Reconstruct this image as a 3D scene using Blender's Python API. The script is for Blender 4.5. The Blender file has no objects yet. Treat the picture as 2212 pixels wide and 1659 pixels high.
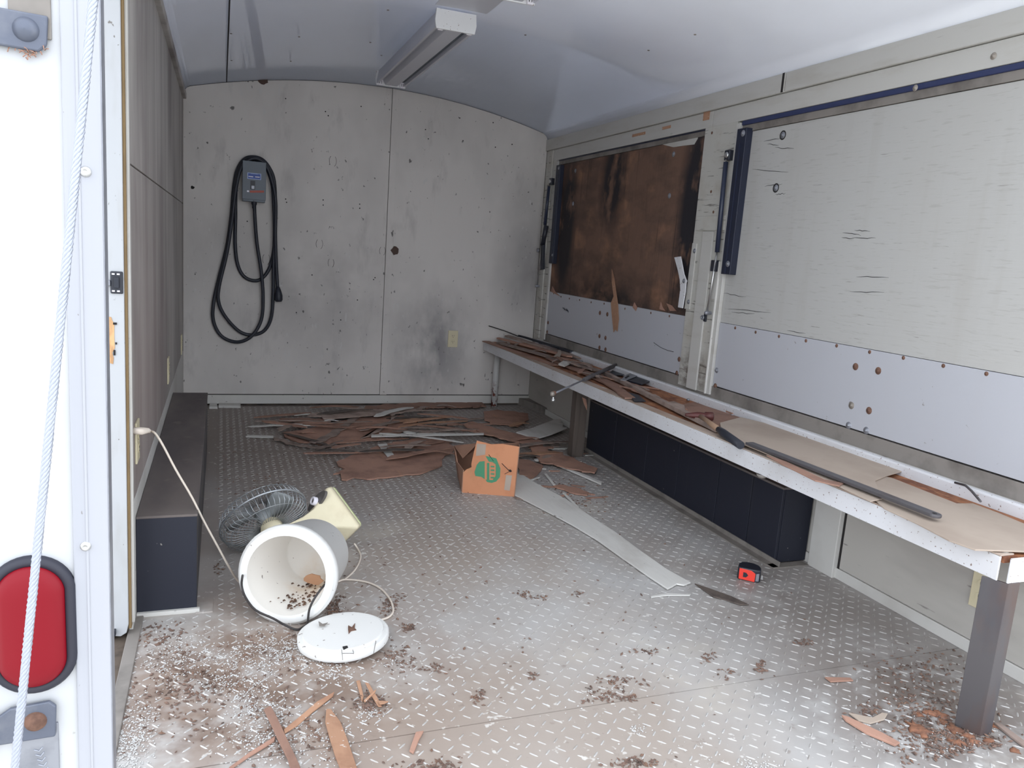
import bpy, math, random
import numpy as np
from mathutils import Vector, Matrix

# ------------------------------------------------------------------ camera, world, exposure
W, H, F = 2212.0, 1659.0, 1661.0
CAMZ = 1.07
RX = np.array([[0.93487513, 0.00727811, 0.35490213],
               [-0.34775211, -0.18190537, 0.91977112],
               [0.0712528, -0.98328911, -0.16752782]])   # rows: world axes seen by the camera
sc = bpy.context.scene
col = sc.collection
cam_d = bpy.data.cameras.new('camera')
cam = bpy.data.objects.new('camera', cam_d)
col.objects.link(cam)
cam_d.sensor_width = 36.0
cam_d.lens = F / W * 36.0
cam_d.clip_start = 0.02
cx_, cy_, cz_ = RX[:, 0], -RX[:, 1], -RX[:, 2]
cam.matrix_world = Matrix(((cx_[0], cy_[0], cz_[0], 0), (cx_[1], cy_[1], cz_[1], 0),
                           (cx_[2], cy_[2], cz_[2], CAMZ), (0, 0, 0, 1)))
sc.camera = cam

world = bpy.data.worlds.new('overcast_sky')
sc.world = world
world.use_nodes = True
bg = world.node_tree.nodes['Background']
bg.inputs[0].default_value = (0.87, 0.93, 1.0, 1)
bg.inputs[1].default_value = 2.3

sc.view_settings.view_transform = 'Standard'
sc.view_settings.look = 'None'
sc.view_settings.gamma = 1.0
sc.view_settings.use_curve_mapping = False
sc.view_settings.exposure = 0.5
sc.cycles.max_bounces = 16
sc.cycles.diffuse_bounces = 10
sc.cycles.glossy_bounces = 6

# ------------------------------------------------------------------ pixel -> point on a known plane
def _ray(p):
    return RX @ np.array([p[0] - W / 2, p[1] - H / 2, F])
def onx(p, x):
    d = _ray(p); t = x / d[0]; return Vector((d[0] * t, d[1] * t, d[2] * t + CAMZ))
def ony(p, y):
    d = _ray(p); t = y / d[1]; return Vector((d[0] * t, d[1] * t, d[2] * t + CAMZ))
def onz(p, z):
    d = _ray(p); t = (z - CAMZ) / d[2]; return Vector((d[0] * t, d[1] * t, d[2] * t + CAMZ))

XL, XR, YB, YR = -0.214, 2.083, 5.05, 1.07      # left wall, right wall, back wall, rear frame
ZB = 0.455                                       # bench deck
XC = 0.935

# ------------------------------------------------------------------ materials
def lin(c):
    c /= 255.0
    return c / 12.92 if c <= 0.04045 else ((c + 0.055) / 1.055) ** 2.4
def S(r, g, b):
    return (lin(r), lin(g), lin(b), 1)

def mat(name, base, rough=0.6, metal=0.0, layers=(), bump=None, var=0.0, spec=0.5, coat=0.0):
    """layers: dicts color, scale(3), lo, hi, amt, det, seed, blob=(centre, r0, r1)."""
    m = bpy.data.materials.new(name)
    m.use_nodes = True
    nt = m.node_tree
    N, L = nt.nodes, nt.links
    b = N['Principled BSDF']
    b.inputs['Roughness'].default_value = rough
    b.inputs['Metallic'].default_value = metal
    b.inputs['Specular IOR Level'].default_value = spec
    b.inputs['Coat Weight'].default_value = coat
    tc = N.new('ShaderNodeTexCoord')
    cur = None
    def mixin(fac, c2, cur):
        mx = N.new('ShaderNodeMix'); mx.data_type = 'RGBA'
        L.new(fac, mx.inputs['Factor'])
        if cur is None:
            mx.inputs[6].default_value = base
        else:
            L.new(cur, mx.inputs[6])
        mx.inputs[7].default_value = c2
        return mx.outputs[2]
    for i, ly in enumerate(layers):
        mp = N.new('ShaderNodeMapping')
        L.new(tc.outputs['Object'], mp.inputs['Vector'])
        sx = ly.get('scale', (5, 5, 5))
        mp.inputs['Scale'].default_value = sx
        sd = ly.get('seed', i * 7.3 + 1.7)
        mp.inputs['Location'].default_value = (sd, sd * 1.7, -sd)
        if ly.get('vor'):
            nz = N.new('ShaderNodeTexVoronoi'); nz.inputs['Scale'].default_value = 1.0
            out = nz.outputs['Distance']
        else:
            nz = N.new('ShaderNodeTexNoise'); nz.inputs['Scale'].default_value = 1.0
            nz.inputs['Detail'].default_value = ly.get('det', 4)
            nz.inputs['Roughness'].default_value = ly.get('nr', 0.6)
            out = nz.outputs['Fac']
        L.new(mp.outputs[0], nz.inputs['Vector'])
        mr = N.new('ShaderNodeMapRange'); mr.clamp = True
        L.new(out, mr.inputs['Value'])
        mr.inputs['From Min'].default_value = ly['lo']
        mr.inputs['From Max'].default_value = ly['hi']
        mr.inputs['To Min'].default_value = 0
        mr.inputs['To Max'].default_value = ly.get('amt', 1.0)
        fac = mr.outputs[0]
        if 'blob' in ly:
            c, r0, r1 = ly['blob']
            vm = N.new('ShaderNodeVectorMath'); vm.operation = 'SUBTRACT'
            L.new(tc.outputs['Object'], vm.inputs[0]); vm.inputs[1].default_value = c
            vs = N.new('ShaderNodeVectorMath'); vs.operation = 'MULTIPLY'
            L.new(vm.outputs[0], vs.inputs[0]); vs.inputs[1].default_value = ly.get('bs', (1, 1, 1))
            vl = N.new('ShaderNodeVectorMath'); vl.operation = 'LENGTH'
            L.new(vs.outputs[0], vl.inputs[0])
            m2 = N.new('ShaderNodeMapRange'); m2.clamp = True
            L.new(vl.outputs['Value'], m2.inputs['Value'])
            m2.inputs['From Min'].default_value = r1; m2.inputs['From Max'].default_value = r0
            mm = N.new('ShaderNodeMath'); mm.operation = 'MULTIPLY'
            L.new(fac, mm.inputs[0]); L.new(m2.outputs[0], mm.inputs[1])
            fac = mm.outputs[0]
        cur = mixin(fac, ly['color'], cur)
    if var > 0:
        oi = N.new('ShaderNodeObjectInfo')
        hs = N.new('ShaderNodeHueSaturation')
        mr = N.new('ShaderNodeMapRange')
        L.new(oi.outputs['Random'], mr.inputs['Value'])
        mr.inputs['To Min'].default_value = 1 - var; mr.inputs['To Max'].default_value = 1 + var
        L.new(mr.outputs[0], hs.inputs['Value'])
        if cur is None: hs.inputs['Color'].default_value = base
        else: L.new(cur, hs.inputs['Color'])
        cur = hs.outputs[0]
    if cur is None: b.inputs['Base Color'].default_value = base
    else: L.new(cur, b.inputs['Base Color'])
    if bump:
        mp = N.new('ShaderNodeMapping'); L.new(tc.outputs['Object'], mp.inputs['Vector'])
        mp.inputs['Scale'].default_value = bump[0]
        nz = N.new('ShaderNodeTexNoise'); nz.inputs['Scale'].default_value = 1.0
        nz.inputs['Detail'].default_value = 3
        L.new(mp.outputs[0], nz.inputs['Vector'])
        bp = N.new('ShaderNodeBump'); bp.inputs['Strength'].default_value = bump[1]
        bp.inputs['Distance'].default_value = bump[2] if len(bump) > 2 else 0.005
        L.new(nz.outputs['Fac'], bp.inputs['Height'])
        L.new(bp.outputs[0], b.inputs['Normal'])
    return m

def ly(color, scale, lo, hi, amt=1.0, **k):
    d = dict(color=color, scale=scale, lo=lo, hi=hi, amt=amt); d.update(k); return d

M = {}
M['back'] = mat('painted_plywood_grimy', S(208, 203, 199), .65, layers=[
    ly(S(164, 160, 158), (1.6, 1.6, 1.0), .45, .75, .55),
    ly(S(140, 136, 136), (9, 9, 3), .58, .8, .5),
    ly(S(112, 109, 112), (5, 5, 3), .34, .58, .8, blob=((1.35, 5.05, .40), .02, .34), bs=(1, 1, .7)),
    ly(S(95, 92, 94), (1, 1, 1), .2, .5, .65, blob=((2.0, 5.05, 1.0), .02, .45), bs=(1.5, 1, .6)),
    ly(S(134, 130, 130), (2, 2, 2), .3, .55, .6, blob=((.55, 5.05, .75), .05, .7), bs=(.8, 1, 1.2)),
    ly(S(70, 66, 66), (34, 34, 26), .70, .76, .85, det=2),
    ly(S(200, 198, 196), (26, 26, 12), .68, .74, .6, det=2)],
    bump=((60, 60, 14), .25, .002))
M['left'] = mat('grimy_wall_panel', S(184, 180, 176), .7, layers=[
    ly(S(146, 140, 137), (1, 9, .5), .40, .72, .85),
    ly(S(118, 109, 108), (1, 2.2, .9), .45, .72, .7),
    ly(S(178, 174, 170), (1, 30, 3), .66, .74, .6, det=2),
    ly(S(132, 112, 108), (1, 1, 1), .2, .5, .55, blob=((-.214, 2.6, .5), .1, 1.0), bs=(1, .7, 1))],
    bump=((10, 70, 6), .2, .002))
M['ceil'] = mat('gloss_ceiling_paint', S(238, 240, 247), .28, layers=[
    ly(S(226, 227, 233), (1.2, .8, 1), .42, .70, .8),
    ly(S(226, 228, 236), (3, .8, 2), .62, .74, .5)],
    bump=((3.0, 1.2, 3.0), .18, .02), coat=.9)
_nt = M['ceil'].node_tree                    # translucency added to the roof sheet to brighten ceiling and back wall
_b = _nt.nodes['Principled BSDF']; _o = _nt.nodes['Material Output']
_t = _nt.nodes.new('ShaderNodeBsdfTranslucent'); _t.inputs['Color'].default_value = (.86, .875, .92, 1)
_m = _nt.nodes.new('ShaderNodeMixShader'); _m.inputs[0].default_value = .14
_nt.links.new(_b.outputs[0], _m.inputs[1]); _nt.links.new(_t.outputs[0], _m.inputs[2]); _nt.links.new(_m.outputs[0], _o.inputs['Surface'])
M['header'] = mat('cream_painted_board', S(190, 188, 184), .6, layers=[
    ly(S(170, 165, 156), (2, 3, 14), .5, .75, .6),
    ly(S(96, 90, 84), (4, 5, 60), .70, .78, .8, det=3)],
    bump=((6, 6, 60), .3, .002))
M['mull'] = mat('cracked_painted_board', S(186, 184, 178), .65, layers=[
    ly(S(166, 158, 146), (3, 6, 8), .5, .72, .7),
    ly(S(84, 78, 72), (6, 6, 90), .60, .66, .8, det=3),
    ly(S(86, 74, 66), (20, 20, 30), .35, .6, .9, blob=((2.083, 3.06, .56), .02, .16), bs=(1, .8, 1))],
    bump=((8, 8, 80), .4, .002))
M['hatch_ply'] = mat('cracked_cream_plywood', S(180, 179, 177), .6, layers=[
    ly(S(176, 173, 169), (1.5, 1.5, 1.0), .45, .75, .6),
    ly(S(172, 169, 165), (2, 9, .8), .56, .72, .5),
    ly(S(124, 119, 115), (3, 9, 130), .69, .74, .7, det=3),
    ly(S(158, 154, 150), (4, 14, 160), .60, .68, .4, det=2)],
    bump=((8, 6, 90), .35, .002))
M['sheet'] = mat('white_sheet_metal', S(180, 181, 188), .42, layers=[
    ly(S(180, 180, 186), (1, 12, 1.0), .5, .75, .6),
    ly(S(120, 110, 104), (40, 40, 40), .735, .78, .7, det=2)])
M['rot'] = mat('rotten_bare_plywood', S(116, 88, 74), .85, layers=[
    ly(S(156, 114, 88), (2, 5, 6), .50, .72, .8),
    ly(S(84, 66, 58), (2, 3.2, 7), .46, .66, .85),
    ly(S(30, 28, 34), (9, 7, 4), .36, .48, .95, blob=((0, .66, .71), .12, .26), bs=(1, 1.5, .42)),
    ly(S(30, 28, 34), (9, 7, 4), .36, .48, .95, blob=((0, .06, .98), .10, .21), bs=(1, 1.1, .62)),
    ly(S(26, 26, 34), (9, 7, 4), .36, .48, .97, blob=((0, -.80, .76), .13, .25), bs=(1, 1.4, .36)),
    ly(S(40, 34, 34), (6, 5, 8), .30, .55, .9, blob=((0, 0, .29), .10, .40), bs=(1, .34, 1.9)),
    ly(S(36, 30, 30), (1, 40, 1.2), .63, .70, .6, det=2)],
    bump=((10, 60, 10), .5, .004))
M['lug'] = mat('worn_tread_plate_lug', S(190, 188, 186), .4, .25, layers=[
    ly(S(150, 141, 134), (7, 7, 7), .45, .72, .8)])
FLO = [
    ly(S(168, 165, 163), (1.6, 1.1, 1), .42, .68, .75),
    ly(S(158, 143, 131), (1.1, .9, 1), .44, .66, .75, seed=4.4),
    ly(S(204, 196, 182), (1.4, 2.0, 1), .56, .72, .6, seed=11.),
    ly(S(120, 107, 100), (1, 1, 1), .15, .4, .88, blob=((.5, 4.4, 0), .6, 2.1), bs=(.75, 1, 1), seed=2),  # back floor: brown dust, with the shading there painted into the colour
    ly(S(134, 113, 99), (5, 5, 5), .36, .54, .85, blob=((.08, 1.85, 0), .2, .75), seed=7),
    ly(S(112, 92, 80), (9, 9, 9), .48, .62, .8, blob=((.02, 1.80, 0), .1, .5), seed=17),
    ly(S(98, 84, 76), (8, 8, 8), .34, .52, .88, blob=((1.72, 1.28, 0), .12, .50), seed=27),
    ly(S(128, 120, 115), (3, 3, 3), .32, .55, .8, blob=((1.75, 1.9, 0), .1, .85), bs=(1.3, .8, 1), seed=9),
    ly(S(120, 106, 98), (26, 26, 26), .64, .74, .5, det=3),
    ly(S(228, 226, 222), (42, 42, 42), .66, .72, .55, det=2)]
M['floor'] = mat('dusty_tread_plate', S(184, 182, 181), .50, .0, layers=FLO, bump=((30, 30, 30), .15, .002))
M['subfloor'] = mat('dark_subfloor', S(92, 80, 70), .9, layers=[ly(S(56, 48, 44), (12, 12, 12), .45, .65)])
M['black'] = mat('black_painted_panel', S(25, 28, 42), .6, layers=[
    ly(S(40, 40, 48), (1, 22, 1.5), .58, .72, .5), ly(S(150, 145, 140), (60, 60, 60), .78, .8, .7, det=1)])
M['dustblack'] = mat('dust_covered_panel', S(106, 98, 95), .9, layers=[
    ly(S(78, 72, 74), (4, 1.4, 4), .42, .66, .8), ly(S(128, 118, 112), (14, 14, 14), .6, .75, .6)])
M['sidebox'] = mat('scuffed_dark_panel', S(70, 68, 72), .7, layers=[ly(S(112, 104, 100), (4, 2, 5), .42, .7, .7)])
M['greytrim'] = mat('dusty_grey_trim', S(132, 126, 121), .7, layers=[ly(S(84, 78, 74), (7, 7, 7), .45, .7, .8)])
M['white'] = mat('white_painted_board', S(200, 198, 194), .6, layers=[
    ly(S(168, 163, 157), (2.5, 2.5, 2.5), .46, .74, .7), ly(S(90, 82, 78), (30, 30, 30), .70, .77, .7, det=2)])
M['lowwall'] = mat('scuffed_white_lower_wall', S(180, 176, 170), .65, layers=[
    ly(S(146, 141, 136), (2, 1.2, 4), .45, .7, .7), ly(S(88, 82, 80), (10, 10, 40), .68, .75, .7, det=2)])
M['rail'] = mat('white_painted_steel_rusty', S(212, 212, 216), .45, layers=[
    ly(S(186, 182, 180), (3, 3, 3), .5, .72, .6), ly(S(112, 86, 70), (150, 100, 150), .67, .70, .9, det=2), ly(S(126, 100, 82), (34, 12, 34), .655, .70, .8, det=6, nr=.85)])
M['railtop'] = mat('dusty_rail_top', S(176, 160, 148), .75, layers=[
    ly(S(150, 124, 108), (3, 2, 3), .42, .66, .85), ly(S(200, 198, 196), (12, 8, 12), .6, .7, .6)])
M['pole'] = mat('white_post_rusty_foot', S(206, 205, 204), .5, layers=[
    ly(S(108, 48, 36), (26, 26, 18), .50, .54, 1, blob=((-.06, 1.885, .03), .06, .16), det=2)])
M['osb'] = mat('orange_strand_board', S(150, 98, 66), .8, layers=[
    ly(S(104, 62, 44), (26, 12, 20), .45, .6, .9), ly(S(180, 130, 90), (40, 16, 20), .58, .68, .8)])
M['hardboard'] = mat('tan_hardboard', S(172, 157, 144), .7, layers=[
    ly(S(146, 129, 116), (3, 2, 3), .45, .72, .8), ly(S(120, 84, 62), (2.5, 2, 2), .66, .76, .6)])
M['veneer'] = mat('brown_peeled_veneer', S(158, 122, 106), .85, var=.25, layers=[
    ly(S(122, 93, 82), (9, 9, 9), .46, .68, .8), ly(S(172, 130, 106), (22, 6, 6), .58, .72, .6)],
    bump=((60, 12, 12), .4, .003))
M['veneer_grey'] = mat('greyed_veneer', S(152, 134, 125), .85, var=.22, layers=[
    ly(S(98, 84, 78), (9, 9, 9), .44, .66, .8)], bump=((60, 12, 12), .4, .003))
M['orange_wood'] = mat('raw_orange_splinter', S(172, 132, 106), .8, var=.12, layers=[
    ly(S(136, 98, 78), (10, 10, 10), .45, .68, .8), ly(S(212, 206, 200), (90, 90, 90), .68, .72, .8, det=2)], bump=((80, 14, 80), .3, .003))
M['whitewood'] = mat('weathered_white_board', S(206, 204, 200), .7, layers=[
    ly(S(172, 166, 160), (7, 3, 3), .50, .74, .7), ly(S(84, 72, 66), (24, 8, 8), .66, .72, .8, det=3)],
    bump=((50, 8, 8), .3, .003))
M['darkwood'] = mat('brown_post_wood', S(92, 82, 76), .85, layers=[ly(S(64, 56, 54), (24, 24, 2), .45, .65, .8)])
M['steel'] = mat('bare_steel_leg', S(82, 78, 80), .5, .2, layers=[
    ly(S(88, 66, 58), (8, 8, 3), .48, .68, .8), ly(S(52, 54, 66), (4, 4, 2), .5, .7, .7)])
M['bar'] = mat('dark_flat_steel', S(96, 93, 96), .42, .5, layers=[ly(S(78, 62, 56), (12, 5, 12), .54, .7, .7)])
M['cable'] = mat('black_rubber', S(34, 37, 48), .5)
M['navy'] = mat('navy_painted_channel', S(30, 35, 54), .45, layers=[ly(S(28, 30, 44), (10, 10, 5), .5, .7, .6)])
M['bluepaint'] = mat('blue_painted_seal', S(46, 54, 90), .45)
M['strut'] = mat('dark_strut_tube', S(40, 46, 66), .35)
M['chrome'] = mat('bright_steel', S(200, 200, 200), .28, .9)
M['galv'] = mat('galvanised_steel', S(150, 152, 160), .45, .6, layers=[ly(S(110, 112, 120), (18, 18, 18), .48, .7, .6)])
M['rust'] = mat('rusty_steel', S(112, 82, 68), .85, layers=[ly(S(80, 56, 46), (60, 60, 60), .45, .65, .8)])
M['bolt'] = mat('dull_bolt', S(150, 142, 134), .5, .35, var=.3)
M['pane_grey'] = mat('grey_panel_enamel', S(98, 106, 116), .45)
M['label_blue'] = mat('blue_label', S(58, 84, 160), .5)
M['label_light'] = mat('pale_label_border', S(168, 184, 220), .5)
M['label_white'] = mat('label_white_bar', S(232, 228, 236), .5)
M['letter'] = mat('orange_red_print', S(186, 92, 74), .6)
M['ivory'] = mat('ivory_plastic', S(206, 196, 166), .45)
M['ivory_dark'] = mat('ivory_slot', S(60, 52, 44), .7)
M['foam'] = mat('white_foam', S(216, 215, 213), .7, layers=[
    ly(S(206, 200, 192), (5, 5, 5), .55, .75, .5), ly(S(96, 80, 68), (70, 70, 70), .74, .77, .7, det=1)])
M['foam_in'] = mat('stained_foam_inside', S(216, 212, 206), .7, layers=[
    ly(S(196, 166, 132), (16, 16, 16), .40, .6, .75, blob=((.12, .125, .03), .03, .13)),
    ly(S(70, 52, 42), (60, 60, 60), .72, .76, .8, det=2)])
M['mud'] = mat('brown_mud', S(104, 78, 62), .95, layers=[ly(S(60, 46, 40), (60, 60, 60), .45, .6, .8)])
M['tan_leaf'] = mat('tan_dead_leaf', S(170, 128, 98), .85)
M['wire'] = mat('black_wire', S(48, 44, 44), .6)
M['cord'] = mat('dirty_white_cord', S(214, 202, 190), .6)
M['fan_body'] = mat('yellowed_cream_plastic', S(226, 216, 186), .45, layers=[
    ly(S(196, 178, 146), (7, 7, 7), .52, .74, .6)])
M['fan_base'] = mat('pale_green_plastic_rim', S(214, 218, 172), .45)
M['fan_panel'] = mat('grey_control_panel', S(92, 88, 86), .5)
M['fan_wire'] = mat('grey_fan_wire', S(176, 180, 184), .35, .6)
M['fan_blade'] = mat('smoky_fan_blade', S(150, 154, 156), .35)
M['card'] = mat('brown_cardboard', S(200, 138, 102), .8, layers=[
    ly(S(176, 116, 84), (8, 8, 8), .48, .72, .6), ly(S(158, 140, 96), (9, 9, 2), .62, .72, .5)])
M['card_in'] = mat('grey_brown_cardboard', S(160, 122, 102), .85, layers=[ly(S(128, 98, 84), (9, 9, 9), .48, .7, .7)])
M['green'] = mat('green_box_print', S(74, 138, 104), .75)
M['tape_red'] = mat('red_orange_plastic', S(226, 62, 48), .4)
M['tape_black'] = mat('black_plastic', S(36, 38, 48), .45)
M['hammer_red'] = mat('worn_red_hammer_head', S(84, 42, 40), .5, .2, layers=[ly(S(96, 70, 66), (30, 30, 30), .5, .65, .8)])
M['hammer_wood'] = mat('worn_hammer_handle', S(150, 122, 100), .7)
M['exterior'] = mat('white_trailer_skin', S(184, 185, 188), .4, layers=[
    ly(S(172, 174, 166), (4, 4, 2.5), .58, .76, .6), ly(S(150, 144, 136), (60, 60, 60), .755, .79, .6, det=2)])
M['alutrim'] = mat('painted_aluminium_trim', S(164, 165, 172), .4, layers=[
    ly(S(152, 154, 162), (50, 1, .6), .5, .7, .4), ly(S(120, 116, 112), (120, 120, 90), .735, .76, .7, det=2)])
M['jamb'] = mat('door_jamb_paint', S(176, 178, 182), .5, layers=[
    ly(S(160, 159, 158), (14, 4, 3), .5, .7, .6), ly(S(96, 88, 80), (70, 70, 60), .715, .75, .8, det=2)])
M['strip'] = mat('brown_weather_strip', S(128, 106, 74), .85, layers=[ly(S(96, 78, 58), (20, 20, 5), .5, .7, .7)])
M['rawwood'] = mat('raw_wood_mortise', S(206, 166, 122), .8, layers=[ly(S(160, 118, 84), (40, 40, 14), .5, .65, .7)])
M['lens'] = mat('red_lens', S(124, 7, 25), .45, spec=.25)
M['rubber'] = mat('black_rubber_grommet', S(38, 38, 50), .55)
M['hinge'] = mat('weathered_zinc_hinge', S(92, 97, 111), .45, .3, layers=[ly(S(120, 122, 130), (20, 20, 20), .48, .7, .7)])
M['rope'] = mat('steel_wire_rope', S(166, 170, 182), .4, .3)
M['fixture'] = mat('fixture_enamel', S(206, 207, 216), .45)
M['fixture_end'] = mat('fixture_end_rust_specks', S(222, 222, 224), .45, layers=[
    ly(S(112, 88, 70), (90, 90, 90), .68, .71, .9, det=2), ly(S(120, 82, 62), (30, 30, 30), .70, .75, .8)])
M['ground'] = mat('pale_gravel_ground', S(206, 202, 194), .9, layers=[ly(S(176, 171, 164), (12, 12, 12), .45, .65, .7)])
M['hole'] = mat('dark_brown_hole', S(84, 68, 62), .95)
M['crack'] = mat('dark_gap', S(36, 33, 33), .95)
M['leaf'] = mat('dark_leaf_litter', S(112, 90, 80), .9, layers=[ly(S(120, 92, 76), (30, 30, 30), .5, .62, .8), ly(S(62, 50, 46), (22, 22, 22), .5, .66, .8)])
M['pale'] = mat('pale_lint_litter', S(192, 191, 190), .8)
M['chip'] = mat('rotten_wood_chunk', S(136, 94, 72), .9, var=.25, layers=[ly(S(96, 66, 54), (40, 40, 40), .42, .6, .9)], bump=((60, 60, 60), .5, .004))

# ------------------------------------------------------------------ mesh helpers
ORG = {}
def thing(name, label, cat, loc, group=None, kind=None):
    o = bpy.data.objects.new(name, None)
    o.empty_display_size = 0.05
    col.objects.link(o)
    o.location = loc
    ORG[o.name] = Vector(loc)
    tag(o, label, cat, group, kind)
    return o
def tag(o, label=None, cat=None, group=None, kind=None):
    if label: o['label'] = label
    if cat: o['category'] = cat
    if group: o['group'] = group
    if kind: o['kind'] = kind
    return o

class MB:
    def __init__(s):
        s.v = []; s.f = []; s.s = []
    def add(s, vs, fs, smooth=False):
        k = len(s.v)
        s.v += [Vector(v) for v in vs]
        s.f += [tuple(i + k for i in f) for f in fs]
        s.s += [smooth] * len(fs)
        return s
    def box(s, x0, x1, y0, y1, z0, z1):
        v = [(x0, y0, z0), (x1, y0, z0), (x1, y1, z0), (x0, y1, z0), (x0, y0, z1), (x1, y0, z1), (x1, y1, z1), (x0, y1, z1)]
        return s.add(v, [(3, 2, 1, 0), (4, 5, 6, 7), (0, 1, 5, 4), (1, 2, 6, 5), (2, 3, 7, 6), (3, 0, 4, 7)])
    def bar(s, p0, p1, w, h, up=(0, 0, 1)):
        """rectangular bar from p0 to p1; w across, h along up (centred)."""
        p0, p1, up = Vector(p0), Vector(p1), Vector(up)
        d = (p1 - p0).normalized(); sd = d.cross(up).normalized(); u = sd.cross(d).normalized()
        v = []
        for p in (p0, p1):
            for a, b in ((-1, -1), (1, -1), (1, 1), (-1, 1)):
                v.append(p + sd * a * w / 2 + u * b * h / 2)
        return s.add(v, [(0, 1, 2, 3), (7, 6, 5, 4), (0, 4, 5, 1), (1, 5, 6, 2), (2, 6, 7, 3), (3, 7, 4, 0)])
    def prism(s, poly, off, smooth=False):
        poly = [Vector(p) for p in poly]; off = Vector(off); n = len(poly)
        nn = Vector((0, 0, 0))
        for i in range(n):
            nn += poly[i].cross(poly[(i + 1) % n])
        if nn.dot(off) > 0: poly = poly[::-1]
        v = poly + [p + off for p in poly]
        f = [tuple(range(n)), tuple(range(2 * n - 1, n - 1, -1))]
        f += [(i, i + n, (i + 1) % n + n, (i + 1) % n) for i in range(n)]
        k = len(s.v); s.add(v, f)
        return s
    def tube(s, pts, r, n=8, closed=False, radii=None):
        pts = [Vector(p) for p in pts]; m = len(pts); vs = []; fs = []
        prev = None
        for i, p in enumerate(pts):
            if closed: d = (pts[(i + 1) % m] - pts[i - 1])
            else: d = pts[min(i + 1, m - 1)] - pts[max(i - 1, 0)]
            d = d.normalized() if d.length > 1e-9 else Vector((0, 0, 1))
            if prev is None:
                a = Vector((0, 0, 1)) if abs(d.z) < .9 else Vector((1, 0, 0))
                u = a.cross(d).normalized()
            else:
                u = (prev - d * prev.dot(d)).normalized()
            prev = u
            w = d.cross(u)
            rr = radii[i] if radii else r
            for k in range(n):
                t = 2 * math.pi * k / n
                vs.append(p + (u * math.cos(t) + w * math.sin(t)) * rr)
        for i in range(m if closed else m - 1):
            j = (i + 1) % m
            for k in range(n):
                l = (k + 1) % n
                fs.append((i * n + k, i * n + l, j * n + l, j * n + k))
        s.add(vs, fs, True)
        if not closed:
            k0 = len(s.v) - len(vs)
            s.f.append(tuple(k0 + i for i in range(n - 1, -1, -1))); s.s.append(False)
            s.f.append(tuple(k0 + (m - 1) * n + i for i in range(n))); s.s.append(False)
        return s
    def lathe(s, o, axis, prof, n=32, closed=False, smooth=True):
        """prof: (radius, distance along axis)."""
        o = Vector(o); ax = Vector(axis).normalized()
        a = Vector((0, 0, 1)) if abs(ax.z) < .9 else Vector((1, 0, 0))
        u = a.cross(ax).normalized(); w = ax.cross(u)
        vs = []; fs = []; m = len(prof)
        for r, t in prof:
            for k in range(n):
                th = 2 * math.pi * k / n
                vs.append(o + ax * t + (u * math.cos(th) + w * math.sin(th)) * max(r, 1e-5))
        for i in range(m if closed else m - 1):
            j = (i + 1) % m
            for k in range(n):
                l = (k + 1) % n
                fs.append((i * n + k, i * n + l, j * n + l, j * n + k))
        s.add(vs, fs, smooth)
        return s
    def build(s, name, m, parent=None, bevel=0, label=None, cat=None, group=None, kind=None, origin=None, segs=2):
        me = bpy.data.meshes.new(name)
        if parent is not None: o0 = ORG[parent.name]
        elif origin is not None: o0 = Vector(origin)
        else:
            xs = [v.x for v in s.v]; ys = [v.y for v in s.v]; zs = [v.z for v in s.v]
            o0 = Vector(((min(xs) + max(xs)) / 2, (min(ys) + max(ys)) / 2, min(zs)))
        me.from_pydata([tuple(v - o0) for v in s.v], [], s.f)
        me.polygons.foreach_set('use_smooth', s.s)
        me.materials.append(M[m])
        me.update()
        o = bpy.data.objects.new(name, me)
        col.objects.link(o)
        if parent is not None: o.parent = parent
        else: o.location = o0
        ORG[o.name] = o0
        if bevel:
            b = o.modifiers.new('bevel', 'BEVEL'); b.width = bevel; b.segments = segs
            b.limit_method = 'ANGLE'; b.angle_limit = math.radians(40)
        tag(o, label, cat, group, kind)
        return o

def place(src, name, loc, parent, rot=None):
    """a copy of a small part (shares its mesh) at a world location."""
    o = bpy.data.objects.new(name, src.data)
    col.objects.link(o)
    o.parent = parent
    o.location = Vector(loc) - ORG[parent.name]
    if rot is not None: o.rotation_euler = rot
    return o

def splinter(p0, p1, w0, w1, th, seed, bow=0.0, n=9, jag=.22, tip=.35, up=(0, 0, 1)):
    """irregular split strip of wood resting on its underside, solid."""
    rnd = random.Random(seed)
    p0, p1, up = Vector(p0), Vector(p1), Vector(up)
    d = (p1 - p0).normalized(); sd = d.cross(up).normalized(); u = sd.cross(d).normalized()
    mb = MB(); vs = []
    for i in range(n + 1):
        t = i / n
        w = (w0 + (w1 - w0) * t) * (1 + rnd.uniform(-jag, jag))
        if i in (0, n): w *= tip
        c = p0.lerp(p1, t) + u * (bow * 4 * t * (1 - t)) + sd * rnd.uniform(-.1, .1) * w
        e = rnd.uniform(-.01, .01) if i in (0, n) else 0
        a = c - sd * w / 2 + d * e; b = c + sd * w / 2 - d * e
        vs += [a, b, b + u * th, a + u * th]
    fs = [(0, 1, 2, 3), tuple(4 * n + i for i in (3, 2, 1, 0))]
    for i in range(n):
        a = 4 * i; b = a + 4
        for k in range(4):
            l = (k + 1) % 4
            fs.append((a + k, b + k, b + l, a + l))
    return mb.add(vs, fs)

def plate(poly_px, z, th, z1=None):
    """flat piece lying at height z, outline given in picture pixels."""
    pts = [onz(p, z) for p in poly_px]
    return MB().prism(pts, (0, 0, th))

# ================================================================== SETTING
# ---- ground outside, unseen; added pale to bounce light up to the ceiling
MB().box(-14, 16, -16, 18, -.62, -.57).build('ground', 'ground', origin=(0, 0, 0), kind='structure')

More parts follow.
